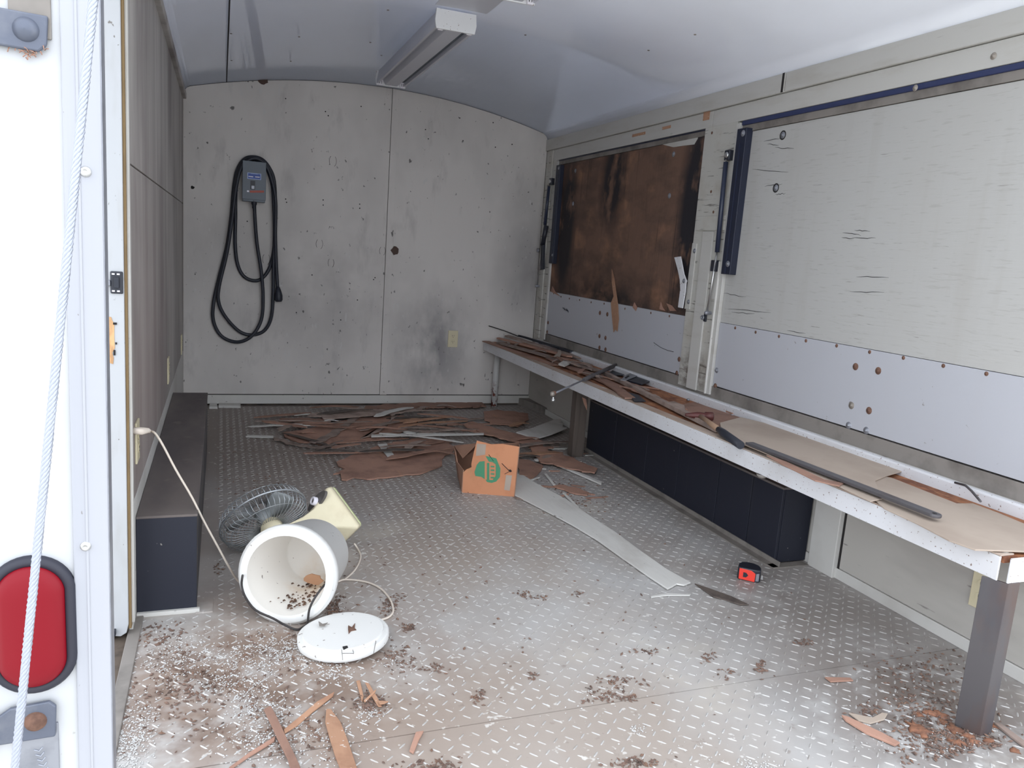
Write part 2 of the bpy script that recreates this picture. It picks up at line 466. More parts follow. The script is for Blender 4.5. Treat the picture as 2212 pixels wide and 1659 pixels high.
# ---- floor
floor = MB().box(-.33, 2.18, .92, 5.12, -.10, -.006).build('floor', 'subfloor', origin=(0, 0, 0), kind='structure')
seams = [.92, 1.512, 3.925, 5.05]
for i in range(3):
    MB().box(XL, XR, seams[i] + .0015, seams[i + 1] - .0015, -.006, 0).build('tread_plate', 'floor', floor)
lug = MB(); rnd = random.Random(4)
pitch = .0335
ny = int((5.03 - .93) / pitch); nx = int((XR - XL) / pitch)
for j in range(ny):
    y = .94 + j * pitch
    if abs(y - 1.512) < .012 or abs(y - 3.925) < .012: continue
    for i in range(nx):
        x = XL + .02 + i * pitch
        if x < -.04 and 2.2 < y < 4.0: continue
        if x > 1.92 and 2.15 < y < 3.8: continue
        a = math.radians(42 if (i + j) % 2 else -48) + rnd.uniform(-.05, .05)
        c, s_ = math.cos(a), math.sin(a)
        l, w, h = .0125, .0027, .0016
        base = [(-l, 0), (-l * .5, -w), (l * .5, -w), (l, 0), (l * .5, w), (-l * .5, w)]
        v = [(x + px * c - py * s_, y + px * s_ + py * c, -.0003) for px, py in base]
        v += [(x + px * c, y + px * s_, h) for px in (-l * .6, l * .6)]
        lug.add(v, [(0, 1, 6), (1, 2, 7, 6), (2, 3, 7), (3, 4, 7), (4, 5, 6, 7), (5, 0, 6)], False)
lug.build('tread_pattern', 'lug', floor, kind='stuff', label='raised diamond tread lugs of the steel floor')
MB().box(-.06, -.015, 2.2, 5.02, 0, .003).build('edge_strip', 'floor', floor)
MB().box(-.225, XL + .02, YR + .05, 2.22, -.006, .006).build('edge_strip', 'greytrim', floor, bevel=.002)

# ---- arch profile of the roof
def arch(x):
    return 2.037 - .12 * (x - XC) ** 2
def arch_pts(n=40, x0=XL, x1=XR, r=.055):
    pts = [(x0, 1.825)]
    for i in range(1, 6):
        t = i / 5 * math.pi / 2
        pts.append((x0 + r * (1 - math.cos(t)), 1.825 + (arch(x0 + r) - 1.825) * math.sin(t)))
    for i in range(1, n):
        x = x0 + r + (x1 - x0 - 2 * r) * i / n; pts.append((x, arch(x)))
    for i in range(5, -1, -1):
        t = i / 5 * math.pi / 2
        pts.append((x1 - r * (1 - math.cos(t)), 1.825 + (arch(x1 - r) - 1.825) * math.sin(t)))
    return pts
AP = arch_pts()
ceil = MB()
n = len(AP)
inner = [(x, z) for x, z in AP]
outer = [(x + (x - XC) * .004, z + .005) for x, z in AP]
vs = []
for y in (YR, YB + .06):
    vs += [(x, y, z) for x, z in inner] + [(x, y, z) for x, z in outer]
fs = []
for i in range(n - 1):
    fs.append((i, i + 1, 2 * n + i + 1, 2 * n + i))
    fs.append((n + i + 1, n + i, 3 * n + i, 3 * n + i + 1))
    fs.append((i + 1, i, n + i, n + i + 1))
    fs.append((2 * n + i, 2 * n + i + 1, 3 * n + i + 1, 3 * n + i))
ceil.add(vs, fs, True)
ceil = ceil.build('ceiling', 'ceil', origin=(0, 0, 0), kind='structure')
def ceil_strip(x0, x1, y0, y1, th, name, m, k=6):
    mb = MB(); vs = []
    for y in (y0, y1):
        for i in range(k + 1):
            x = x0 + (x1 - x0) * i / k; vs.append((x, y, arch(x) - .0004))
        for i in range(k + 1):
            x = x0 + (x1 - x0) * i / k; vs.append((x, y, arch(x) - th))
    q = k + 1; fs = []
    for i in range(k):
        fs += [(q + i, q + i + 1, 3 * q + i + 1, 3 * q + i), (i + 1, i, 2 * q + i, 2 * q + i + 1),
               (i, i + 1, q + i + 1, q + i), (2 * q + i + 1, 2 * q + i, 3 * q + i, 3 * q + i + 1)]
    fs += [(0, q, 3 * q, 2 * q), (k, 2 * q + k, 3 * q + k, q + k)]
    return mb.add(vs, fs).build(name, m, ceil)
ceil_strip(.02, .026, YR, 5.05, .0015, 'seam', 'crack', 1)
ceil_strip(.80, 1.02, 2.95, 3.24, .002, 'paint_patch', 'fixture')
for p in [(838, 22), (990, 45), (1135, 74), (499, 72), (646, 79), (500, 130), (628, 132), (800, 92), (824, 120), (1060, 400), (1400, 120), (1500, 90)]:
    q = onz(p, 2.0)
    z = arch(q.x); q = onz(p, z); z = arch(q.x)
    if q.y > 5.0: continue
    MB().lathe((q.x, q.y, z), (0, 0, -1), [(0, .003), (.004, .0025), (.006, 0)], 8).build('screw', 'bolt', ceil)

# ---- back wall: two painted sheets, batten, base rail
wb = [(XL - .1, 0), (XR + .1, 0), (XR + .1, 1.82), (XR, 1.825)] + [(x, z + .01) for x, z in AP[::-1]] + [(XL - .1, 1.82)]
wall_back = MB().prism([(x, YB + .012, z) for x, z in wb], (0, .06, 0)).build('wall_back', 'subfloor', origin=(0, 0, 0), kind='structure')
def back_sheet(x0, x1, z0, name='wall_sheet'):
    top = [(x, min(arch(x), z) - .004) for x, z in AP if x0 < x < x1]
    def zt(x):
        return min(np.interp(x, [a for a, b in AP], [b for a, b in AP]), 9) - .004
    poly = [(x0, z0), (x1, z0), (x1, zt(x1))] + top[::-1] + [(x0, zt(x0))]
    MB().prism([(x, YB, z) for x, z in poly], (0, .012, 0)).build(name, 'back', wall_back)
back_sheet(XL + .002, 1.000, .072)
back_sheet(1.003, XR - .002, .072)
q = MB(); poly = [(1.002, .072), (1.047, .072), (1.047, arch(1.04) - .005), (1.002, arch(1.0) - .005)]
q.prism([(x, YB - .010, z) for x, z in poly], (0, .010, 0)).build('batten', 'back', wall_back, bevel=.001)
MB().box(XL, XR, YB - .012, YB + .012, .012, .068).build('base_rail', 'white', wall_back, bevel=.002)
MB().box(XL, XR, YB - .002, YB + .012, .066, .0725).build('shadow_gap', 'crack', wall_back)
def blotch(px, y, r, seed, name, m, parent):
    c = ony(px, y); rnd = random.Random(seed)
    poly = []
    for k in range(14):
        a = 2 * math.pi * k / 14; rr = r * rnd.uniform(.8, 1.15)
        poly.append((c.x + rr * math.cos(a), y, c.z + rr * math.sin(a)))
    return MB().prism(poly, (0, -.0025, 0)).build(name, m, parent)
blotch((853, 541), YB - .010, .027, 3, 'rust_spot', 'hole', wall_back)
blotch((568, 172), YB, .030, 8, 'rust_spot', 'hole', wall_back)
blotch((416, 405), YB, .010, 2, 'nail_hole', 'crack', wall_back)
for k, p in enumerate([(617, 430), (619, 437), (698, 432), (698, 443), (777, 441), (777, 450), (534, 478), (617, 213), (703, 241), (780, 230),
                       (709, 250), (919, 280), (993, 255), (1000, 304), (1070, 318), (1106, 312), (925, 300), (1065, 265), (500, 448), (810, 600), (674, 594), (807, 604), (736, 691), (640, 675), (772, 648)]):
    blotch(p, YB, .004, k, 'nail_hole', 'crack', wall_back)
# faint ring scuffs left by something round
for k, (p, r) in enumerate([((719, 348), .035), ((690, 527), .033), ((575, 560), .035), ((715, 568), .030), ((826, 542), .03)]):
    c = ony(p, YB); mb = MB()
    for a0, a1 in ((-1.1, .9), (2.2, 3.9)):
        mb.tube([(c.x + .62 * r * math.cos(a0 + (a1 - a0) * i / 8), YB, c.z + r * math.sin(a0 + (a1 - a0) * i / 8)) for i in range(9)], .0014, 5)
    mb.build('ring_scuff', 'dustblack', wall_back)

# ---- left wall (starts beyond the side door opening)
YD = 2.13
wall_left = MB().box(XL - .10, XL - .008, YD, YB + .06, -.05, 1.90).build('wall_left', 'subfloor', origin=(0, 0, 0), kind='structure')
def zw(a, b, y0, y1, name, m='left', x1=XL, x0=XL - .01, bev=.0015):
    return MB().box(x0, x1, y0, y1, a, b).build(name, m, wall_left, bevel=bev)
zw(1.2225, 1.83, YD, YB, 'wall_sheet'); zw(.345, 1.2185, YD, YB, 'wall_sheet'); zw(0, .3415, YD, YB, 'skirting', 'white', XL + .001)
MB().box(XL - .01, XL + .02, YD + .3, YB, 1.812, 1.845).build('cove_strip', 'left', wall_left, bevel=.004)
MB().box(XL - .012, XL + .006, YD - .012, YD + .008, .03, 1.82).build('edge_bead', 'white', wall_left, bevel=.003)
MB().box(XL - .115, XL - .01, YR + .03, YD, 1.78, 1.9).build('door_header', 'white', wall_left)
MB().box(XL - .115, XL - .10, YD, YB + .07, -.3, 1.9).build('outer_skin', 'exterior', wall_left)
# door jamb facing the rear
jz = [(-.265, .03), (-.258, .006), (-.240, .003), (-.226, .012), (-.221, .035), (-.221, 1.80), (-.265, 1.80)]
MB().prism([(x, 2.10, z) for x, z in jz], (0, .05, 0)).build('door_jamb', 'jamb', wall_left, bevel=.002)
MB().box(-.325, -.262, 2.10, 2.13, -.05, 1.9).build('door_jamb_outer', 'jamb', wall_left)
MB().box(-.222, XL - .0005, 2.106, 2.14, .02, 1.82).build('weather_strip', 'strip', wall_left, bevel=.002)
st = MB().box(-.2505, -.2225, 2.094, 2.10, .904, .958).build('striker_plate', 'tape_black', wall_left, bevel=.003)
MB().box(-.242, -.231, 2.0895, 2.095, .918, .944).build('striker_recess', 'cable', st, bevel=.001)
for zz in (.9105, .9515):
    for xx in (-.2435, -.2325):
        MB().box(xx - .003, xx + .003, 2.0915, 2.0945, zz - .0018, zz + .0018).build('slot', 'label_white', st)
MB().box(-.261, -.250, 2.09, 2.10, .922, .936).build('latch_tongue', 'galv', st, bevel=.002)
mort = [(-.262, .735), (-.2475, .73), (-.246, .745), (-.249, .758), (-.243, .77), (-.244, .80), (-.2435, .83), (-.248, .838), (-.25, .846), (-.262, .848)]
mo = MB().prism([(x, 2.0985, z) for x, z in mort], (0, .004, 0)).build('lock_mortise', 'rawwood', wall_left)
for x0, x1, z0, z1 in ((-.246, -.238, .828, .833), (-.2415, -.2385, .779, .784), (-.246, -.242, .752, .765)):
    MB().box(x0, x1, 2.097, 2.101, z0, z1).build('screw_hole', 'crack', mo)
MB().box(-.262, -.25, 2.085, 2.10, .012, .028).build('door_stop', 'tape_black', wall_left, bevel=.002)
# threshold trench of the side door
MB().box(-.36, -.226, YR + .05, 2.1, -.05, -.03).build('threshold', 'darkwood', floor)
# wall plates on the left wall
def outlet(name, label, c, nrm, side, w=.07, h=.114):
    """duplex receptacle plate; nrm outward, side horizontal."""
    nrm, side = Vector(nrm), Vector(side); up = Vector((0, 0, 1)); c = Vector(c)
    t = thing(name, label, 'outlet', c - up * h / 2)
    def rect(cc, hw, hh): return [cc - side * hw - up * hh, cc + side * hw - up * hh, cc + side * hw + up * hh, cc - side * hw + up * hh]
    MB().prism(rect(c, w / 2, h / 2), nrm * .006).build('cover_plate', 'ivory', t, bevel=.002)
    for s in (-1, 1):
        cc = c + up * s * .0195 + nrm * .006
        poly = [cc + side * .0165 * math.cos(a) + up * max(-.0125, min(.0125, .0165 * math.sin(a))) for a in [2 * math.pi * k / 20 for k in range(20)]]
        r = MB().prism(poly, nrm * .002).build('receptacle', 'ivory', t, bevel=.0005)
        for dx, hh in ((-.006, .0045), (.006, .0038)):
            MB().prism(rect(cc + side * dx + up * .003 + nrm * .002, .0011, hh), nrm * .0005).build('slot', 'ivory_dark', r)
        MB().prism(rect(cc - up * .007 + nrm * .002, .002, .002), nrm * .0005).build('slot', 'ivory_dark', r)
    MB().lathe(c + nrm * .006, nrm, [(.003, 0), (.002, .001), (0, .0012)], 8).build('screw', 'ivory', t)
    return t
for k, (yy, zz, lb) in enumerate([(2.268, .49, 'ivory wall outlet near the door jamb with the white cord plugged in'),
                                  (3.61, .462, 'ivory wall outlet halfway along the left wall'),
                                  (4.82, .412, 'ivory wall outlet at the far end of the left wall')]):
    outlet('wall_outlet', lb, (XL, yy, zz), (1, 0, 0), (0, 1, 0))
outlet('wall_outlet', 'ivory duplex outlet on the back wall left of the bench', tuple(ony((978, 732), YB)), (0, -1, 0), (1, 0, 0))
oc = onx((2124, 1277), XR - .004)
outlet('wall_outlet', 'ivory outlet low on the right wall behind the angle iron leg', (XR - .004, oc.y, oc.z), (-1, 0, 0), (0, -1, 0))

# ---- right wall: frame boards round two serving hatches
wall_right = MB().box(2.125, 2.17, YR, YB + .06, -.05, 1.90).build('wall_right', 'subfloor', origin=(0, 0, 0), kind='structure')
def rb(y0, y1, z0, z1, name, m, x0=XR, x1=2.125, bev=.0025):
    return MB().box(x0, x1, y0, y1, z0, z1).build(name, m, wall_right, bevel=bev)
YM0, YM1 = 2.925, 3.165
MB().box(2.17, 2.185, YR, YB + .07, -.3, 1.9).build('outer_skin', 'exterior', wall_right)
rb(2.63, 5.05, 1.772, 1.845, 'header_board', 'header', XR - .012); rb(YR, 2.626, 1.772, 1.845, 'header_board', 'header', XR - .012)
rb(YM1 - .05, 5.05, 1.698, 1.77, 'header_board', 'header'); rb(YR, YM1 - .053, 1.698, 1.77, 'header_board', 'header')
rb(YM0, YM1, .50, 1.70, 'mullion_board', 'mull')
rb(4.87, 5.05, .44, 1.70, 'jamb_board', 'mull')
rb(4.93, 4.985, .5, 1.77, 'batten', 'mull', XR - .008, XR)
rb(YM0 + .075, YM0 + .155, .50, 1.23, 'batten', 'header', XR - .009, XR, .002)
rb(YM0 + .0, YM1 - .02, 1.235, 1.30, 'batten', 'mull', XR - .007, XR, .002)
rb(YR, 5.05, .04, .488, 'lower_sheet', 'lowwall', XR - .002)
rb(YR, 5.05, 0, .0385, 'skirting', 'white', XR - .006)
rb(YR, 5.05, .488, .54, 'sill_board', 'greytrim', XR + .006, 2.125, .001)
rb(2.02, 2.145, .0, .44, 'corner_board', 'white', XR - .02)
rb(2.008, 2.0185, .0, .40, 'joint_gap', 'crack', XR - .0035, XR)
rb(YR, 4.95, .440, .489, 'sill_rail', 'rail', 2.056, XR, .006)
rb(YM0 - .028, YM0 - .001, .50, 1.69, 'channel_trim', 'header', XR - .004, XR + .03, .002)
rb(YM0 - .004, YM0 + .004, .50, 1.10, 'channel_lip', 'white', XR - .012, XR + .02, .002)
rb(4.845, 4.868, .50, 1.69, 'channel_trim', 'header', XR - .002, XR + .03, .002)
rb(YM0 + .012, YM0 + .045, .93, 1.06, 'shim_block', 'header', XR - .007, XR, .001)
p = onx((1527, 245), XR)
rb(p.y - .025, p.y + .025, p.z - .03, p.z + .045, 'bare_wood_chip', 'orange_wood', XR - .0015, XR, 0)
for (px, l) in (((1235, 310), .09), ((1380, 290), .07), ((1440, 275), .04)):
    p = onx(px, XR); rb(p.y - l, p.y + l, p.z - .008, p.z + .006, 'bare_wood_chip', 'orange_wood', XR - .0012, XR, 0)
p = onx((1691, 178), XR - .012)
rb(p.y - .006, p.y + .006, 1.772, 1.845, 'split', 'crack', XR - .013, XR - .011, 0)
blt = MB().lathe((0, 0, 0), (-1, 0, 0), [(0.0, .0045), (.006, .0042), (.0105, .002), (.0118, 0)], 12)
blt = blt.add([], [])
bolt_src = None
def xbolt(px, x, parent, r=1.0, m='bolt', name='bolt'):
    global bolt_src
    p = onx(px, x)
    mb = MB().lathe(p, (-1, 0, 0), [(0, .0045 * r), (.004 * r, .0043 * r), (.0042 * r, .0028 * r), (.0085 * r, .0024 * r), (.0115 * r, 0)], 12)
    return mb.build(name, m, parent)
for px in ((2146, 121), (1977, 190)): xbolt(px, XR - .001, wall_right, .9)
for px in ((1536, 414), (1541, 458), (1538, 287)): xbolt(px, XR, wall_right, .6, 'rust')

# rear corner post with the exterior skin, left of the opening
wall_rear = MB().box(-.33, -.142, YR + .012, YR + .03, -.3, 2.05).build('wall_rear', 'subfloor', origin=(0, 0, 0), kind='structure')
MB().box(-.33, -.1755, YR, YR + .012, -.3, 2.05).build('skin_panel', 'exterior', wall_rear)
MB().box(-.175, -.134, YR - .005, YR + .012, -.3, 2.05).build('corner_trim', 'alutrim', wall_rear, bevel=.002)
MB().box(-.160, -.157, YR - .0062, YR - .004, -.3, 2.05).build('trim_ridge', 'alutrim', wall_rear, bevel=.0005)
MB().box(-.1365, -.1330, YR - .003, YR + .026, -.3, 2.05).build('trim_return', 'galv', wall_rear)
for px in ((185, 371), (185, 1180)):
    p = ony(px, YR - .005)
    MB().lathe(p, (0, -1, 0), [(0, .0035), (.0022, .003), (.0024, .0042), (.0048, .004), (.0068, 0)], 14).build('screw', 'chrome', wall_rear)
# the rest of the trailer shell that closes the room behind the frame edge on the right
MB().box(XR - .002, 2.185, YR - .02, YR, -.3, 2.05).build('corner_trim', 'alutrim', wall_rear, bevel=.002)

# ================================================================== THINGS ON THE REAR POST
c = ony((72, 1348), YR)
tl = thing('tail_light', 'red oval tail light in a black rubber grommet on the white rear post', 'tail light', (c.x, YR, c.z - .095))
def oval(hw, hh, yo, n=40):
    pts = []
    for k in range(n):
        a = 2 * math.pi * k / n
        dz = (hh - hw) * (1 if math.sin(a) > 0 else -1)
        pts.append(Vector((c.x + hw * math.cos(a), yo, c.z + dz + hw * math.sin(a))))
    return pts
def oval_loft(secs, name, m, parent, cap=True):
    mb = MB(); vs = []; fs = []
    for hw, hh, yo in secs: vs += oval(hw, hh, yo)
    n = 40
    for i in range(len(secs) - 1):
        for k in range(n):
            l = (k + 1) % n; fs.append((i * n + k, (i + 1) * n + k, (i + 1) * n + l, i * n + l))
    if cap: fs.append(tuple(range(len(secs) * n - 1, (len(secs) - 1) * n - 1, -1)))
    return mb.add(vs, fs, True).build(name, m, parent)
oval_loft([(.050, .094, YR), (.050, .094, YR - .006), (.046, .090, YR - .011), (.039, .083, YR - .011), (.037, .081, YR - .004)], 'grommet', 'rubber', tl, False)
oval_loft([(.0385, .083, YR - .002), (.0385, .083, YR - .010), (.035, .079, YR - .016), (.028, .068, YR - .020), (.014, .05, YR - .0215)], 'lens', 'lens', tl)

def hinge(name, label, px_c, up_sign, btm):
    c = ony(px_c, YR)
    t = thing(name, label, 'hinge', (c.x, YR, c.z))
    y1 = YR
    if up_sign > 0:     # strap ends low, leaf runs on upward
        poly = [(c.x - .10, c.z - .018), (c.x + .012, c.z - .022), (c.x + .020, c.z - .014), (c.x + .022, c.z + .018), (c.x - .10, c.z + .022)]
        MB().box(c.x - .018, c.x + .024, YR - .004, YR, c.z - .006, c.z + .20).build('leaf', 'greytrim', t, bevel=.001)
    else:
        poly = [(c.x - .10, c.z - .030), (c.x + .022, c.z - .026), (c.x + .024, c.z + .018), (c.x + .016, c.z + .026), (c.x - .028, c.z + .022), (c.x - .05, c.z + .006), (c.x - .10, c.z + .004)]
        MB().box(c.x - .026, c.x + .0245, YR - .004, YR, c.z - .10, c.z - .01).build('leaf', 'galv', t, bevel=.001)
        mb = MB(); rnd = random.Random(1)
        for k in range(7):
            zz = c.z - .044 - k * .0075
            mb.tube([(c.x - .004 + k * .0016, YR - .0045, zz), (c.x + .002 + k * .0016, YR - .0045, zz - .003), (c.x + .006 + k * .0014, YR - .0045, zz + .002)], .0007, 5)
        mb.build('stamped_lettering', 'rope', t)
    st = MB().prism([(x, YR - .004, z) for x, z in poly], (0, -.006, 0)).build('strap', 'hinge', t, bevel=.002)
    MB().lathe((c.x, YR - .010, c.z), (0, -1, 0), [(0, .0085), (.007, .0075), (.0115, .004), (.0135, 0)], 20).build('bolt_head', btm, st)
    k = c.x - .075
    MB().lathe((k, YR - .010, c.z - .045), (0, 0, 1), [(0, 0), (.014, 0), (.014, .07), (0, .07)], 16, smooth=True).build('knuckle', 'hinge', t)
    return t
hinge('strap_hinge', 'grey strap hinge with a round bolt at the top of the rear post', (60, 68), 1, 'hinge')
hinge('strap_hinge', 'zinc strap hinge with an orange rusted bolt below the tail light', (80, 1549), -1, 'rust')

q = ony((72, 112), YR); mb = MB(); rnd = random.Random(9)
for k in range(26):
    p = q + Vector((rnd.gauss(0, .010), -.003 - rnd.random() * .006, rnd.gauss(0, .0035)))
    e = Vector((rnd.uniform(-.008, .008), rnd.uniform(-.003, .001), rnd.uniform(-.006, .004)))
    mb.tube([p, p + e * .5 + Vector((0, 0, .001)), p + e], .0006, 4)
mb.build('straw_tuft', 'veneer', label='small tuft of dry straw caught below the upper hinge', cat='straw', kind='stuff')
a = ony((208, -60), .99); b = ony((26, 1720), .95)
mb = MB()
d = (b - a); L_ = d.length; d.normalize()
u = d.cross(Vector((0, 1, 0))).normalized(); w = d.cross(u)
for k in range(6):
    pts = []
    for i in range(141):
        t = i / 140; th = 2 * math.pi * (t * 26 + k / 6)
        pts.append(a + d * (L_ * t) + (u * math.cos(th) + w * math.sin(th)) * .0030)
    mb.tube(pts, .0022, 6)
mb.build('wire_rope', 'rope', label='twisted steel wire rope hanging slantwise in front of the rear post', cat='cable')

# ================================================================== WHEEL BOXES
wb_ = thing('wheel_box', 'long low wheel box with dusty top and black end along the left wall', 'wheel box', (-.14, 3.1, 0))
MB().box(XL + .002, -.058, 2.217, 2.232, .008, .283).build('end_panel', 'black', wb_, bevel=.001)
MB().box(-.072, -.058, 2.232, 3.98, .008, .283).build('side_panel', 'sidebox', wb_, bevel=.001)
MB().box(XL + .002, -.056, 2.217, 3.98, .283, .290).build('top_panel', 'dustblack', wb_, bevel=.001)
MB().box(XL + .002, -.074, 3.966, 3.98, .008, .283).build('end_panel', 'black', wb_)
MB().box(XL + .002, -.05, 2.205, 2.217, 0, .012).build('base_strip', 'white', wb_, bevel=.001)

wr = thing('wheel_box', 'black boarded wheel box under the bench on the right', 'wheel box', (2.0, 3.0, 0))
ye = [2.172, 2.345, 2.56, 2.86, 3.14, 3.46, 3.78]
for i in range(6):
    MB().box(1.932, 1.945, ye[i] + .002, ye[i + 1] - .002, .006, .288).build('board', 'black', wr, bevel=.002)
MB().box(1.945, XR - .008, 2.172, 2.185, .006, .288).build('end_board', 'black', wr, bevel=.001)
MB().box(1.945, XR - .008, 3.765, 3.778, .006, .288).build('end_board', 'black', wr, bevel=.001)
MB().box(1.932, XR - .008, 2.172, 3.78, .288, .296).build('top_board', 'dustblack', wr)
MB().box(1.936, 1.95, 2.18, 3.77, .01, .28).build('backing', 'crack', wr)
mb = MB(); mb.box(1.895, 1.9315, 2.14, 3.79, 0, .004); mb.box(1.927, 1.9315, 2.14, 3.79, 0, .022)
mb.build('floor_angle', 'greytrim', wr)
mb = MB(); mb.box(1.90, 2.06, 2.135, 2.1715, 0, .004); mb.build('floor_angle', 'greytrim', wr)

# ================================================================== BENCH
bench = thing('bench', 'long wall bench with a white rusty steel rail and board deck', 'bench', (1.86, 3.1, 0))
XB = 1.712
mb = MB(); mb.box(XB, XB + .005, 1.185, 5.04, .392, .452); mb.build('front_rail', 'rail', bench, bevel=.0015)
mb = MB(); mb.box(XB, XB + .045, 1.185, 5.04, .4525, .4565); mb.build('rail_flange', 'railtop', bench, bevel=.001)
mb = MB(); mb.box(XB + .012, 2.08, 1.165, 1.170, .392, .4535); mb.build('end_rail', 'rail', bench, bevel=.0015)
ds = [1.18, 2.42, 3.66, 5.03]
for i in range(3):
    MB().box(XB + .007, 2.055, ds[i] + .001, ds[i + 1] - .001, .437, .4522).build('deck_board', 'osb', bench)
for yy in (1.95, 2.05):
    pass
for px in ((1735, 1090), (1430, 945), (1237, 848), (1105, 786)):
    p = onx(px, XB + .02)
    MB().box(XB + .008, 2.03, p.y - .02, p.y + .03, .405, .437).build('cross_bearer', 'darkwood', bench, bevel=.002)
p = onx((1640, 1035), XB)
rndc = MB().lathe((XB + .01, p.y, .393), (0, 0, -1), [(.018, 0), (.02, .004), (.012, .012), (0, .016)], 9)
rndc.build('mud_nest', 'greytrim', bench)
MB().lathe((XB + .03, 1.2, .4565), (0, 0, 1), [(0, .004), (.006, .0035), (.010, .001), (.0105, 0)], 14).build('bolt', 'bolt', bench)
# near leg: bare angle iron, corner towards the viewer
leg = MB(); zt = .392
lp = [(1.703, 1.215), (1.725, 1.163), (1.764, 1.163), (1.764, 1.169), (1.730, 1.169), (1.708, 1.217)]
leg.prism([(x, y, 0) for x, y in lp], (0, 0, zt)).build('leg', 'steel', bench, bevel=.001, label='bare steel angle iron leg')
# far leg: white pipe, rusty foot
fp = onz((1055, 866), 0)
MB().lathe((1.80, 4.985, 0), (0, 0, 1), [(0, 0), (.0215, 0), (.0215, .392), (0, .392)], 20).build('leg', 'pole', bench, label='white pipe leg with a rusty foot')
# middle leg: brown timber
mp = onz((1240, 987), 0)
MB().box(1.79, 1.86, 3.66, 3.72, 0, .405).build('leg', 'darkwood', bench, bevel=.003, label='brown timber leg')

# ================================================================== HATCHES
def poly_x(pxs, x, th):
    return MB().prism([onx(p, x) for p in pxs], (th, 0, 0))
h1 = thing('serving_hatch', 'far serving hatch of bare rotten brown plywood over white sheet metal', 'hatch', (2.1, 4.0, .54))
XH = XR + .012
MB().box(XH, XH + .018, YM1 - .0, 4.846, .832, 1.665).build('plywood_panel', 'rot', h1)
MB().box(XH - .003, XH + .016, YM1 + .0, 4.846, .545, .831).build('sheet_metal_panel', 'sheet', h1, bevel=.001)
MB().box(XH - .004, XH + .018, YM1, 4.846, 1.667, 1.697).build('top_strip', 'greytrim', h1, bevel=.001)
MB().box(XH - .007, XH + .01, YM1, 4.846, 1.690, 1.6975).build('top_seal', 'navy', h1)
# edge of the remaining paint skin at the top right
MB().prism([onx(p, XH) for p in ((1430, 312), (1455, 318), (1475, 315), (1500, 312), (1507, 300), (1512, 285), (1440, 300), (1400, 308))], (-.0015, 0, 0)).build('paint_skin', 'header', h1)
for px in ((1243, 369), (1238, 440), (1455, 333), (1446, 423)): xbolt(px, XH, h1, 1.2, 'galv')
for px in ((1296, 676), (1312, 679), (1295, 726), (1308, 730), (1295, 751), (1308, 755)): xbolt(px, XH - .003, h1, 1.15, 'rust')
for px in ((1467, 776), (1462, 806), (1184, 697), (1182, 717)): xbolt(px, XH - .003, h1, 1.1, 'rust')
for px in ((1196, 634), (1212, 641), (1230, 645), (1252, 648), (1277, 653), (1305, 656), (1350, 667), (1406, 676), (1446, 683)):
    xbolt(px, XH - .003, h1, .55, 'rust', 'nail')
# angle channel on the far edge
ch = MB().box(XH - .030, XH, 4.765, 4.830, 1.02, 1.66).build('edge_channel', 'navy', h1, bevel=.002)
MB().box(XH - .033, XH - .029, 4.776, 4.780, 1.03, 1.60).build('channel_ridge', 'strut', ch)
# splinters of veneer still hanging on the panel
def hang(pxs, x, name, m, parent=None, th=-.0022, **k):
    return poly_x(pxs, x, th).build(name, m, parent, **k)
hang([(1322, 580), (1327, 600), (1332, 635), (1335, 655), (1337, 690), (1334, 716), (1329, 712), (1326, 718), (1323, 690), (1320, 655), (1326, 640), (1322, 610)], XH - .006, 'veneer_splinter', 'orange_wood', h1, label='orange veneer splinter hanging from the panel')
for pl in ([(1371, 653), (1377, 664), (1374, 672), (1367, 664)], [(1428, 652), (1432, 664), (1438, 672), (1425, 668)], [(1194, 618), (1200, 630), (1210, 640), (1190, 630)], [(1440, 655), (1452, 660), (1462, 672), (1448, 672)]):
    hang(pl, XH - .004, 'veneer_splinter', 'veneer', h1)
mb = MB()
rnd = random.Random(3)
for k in range(8):
    y0 = 4.60 - k * .012
    mb.tube([(XH - .004, y0, .745 - k * .002 + rnd.uniform(-.006, .006)), (XH - .004, y0 - .007, .738 - k * .002 + rnd.uniform(-.006, .006))], .0022, 5)
mb.build('pen_marks', 'cable', h1)
mb = MB(); mb.tube([onx(p, XH - .003) for p in ((1412, 740), (1428, 751), (1442, 757), (1455, 760))], .0015, 5); mb.build('scratch', 'crack', h1)

h2 = thing('serving_hatch', 'near serving hatch of cracked cream plywood over bluish white sheet metal', 'hatch', (2.1, 2.0, .54))
MB().box(XH, XH + .018, YR + .02, YM0 - .030, .832, 1.648).build('plywood_panel', 'hatch_ply', h2, bevel=.001)
MB().box(XH - .003, XH + .016, YR + .02, YM0 - .030, .545, .8305).build('sheet_metal_panel', 'sheet', h2, bevel=.001)
MB().box(XH - .004, XH + .016, YR + .02, YM0 - .030, 1.650, 1.678).build('top_strip', 'greytrim', h2, bevel=.001)
MB().box(XH - .010, XH + .012, YR + .02, YM0 - .030, 1.678, 1.697).build('top_seal', 'bluepaint', h2, bevel=.003)
for px in ((1691, 292), (1676, 406)):
    xbolt(px, XH, h2, 1.2, 'galv')
    p = onx(px, XH)
    MB().lathe(p, (-1, 0, 0), [(.012, .0), (.018, .0006), (.019, .0)], 14).build('crack_ring', 'crack', h2)
for px, m in (((1848, 792), 'rust'), ((1897, 801), 'rust'), ((1839, 876), 'bolt'), ((1877, 887), 'rust'), ((1833, 919), 'galv'), ((1871, 930), 'galv'), ((1548, 800), 'galv'), ((1545, 834), 'rust')):
    xbolt(px, XH - .003, h2, 1.15, m)
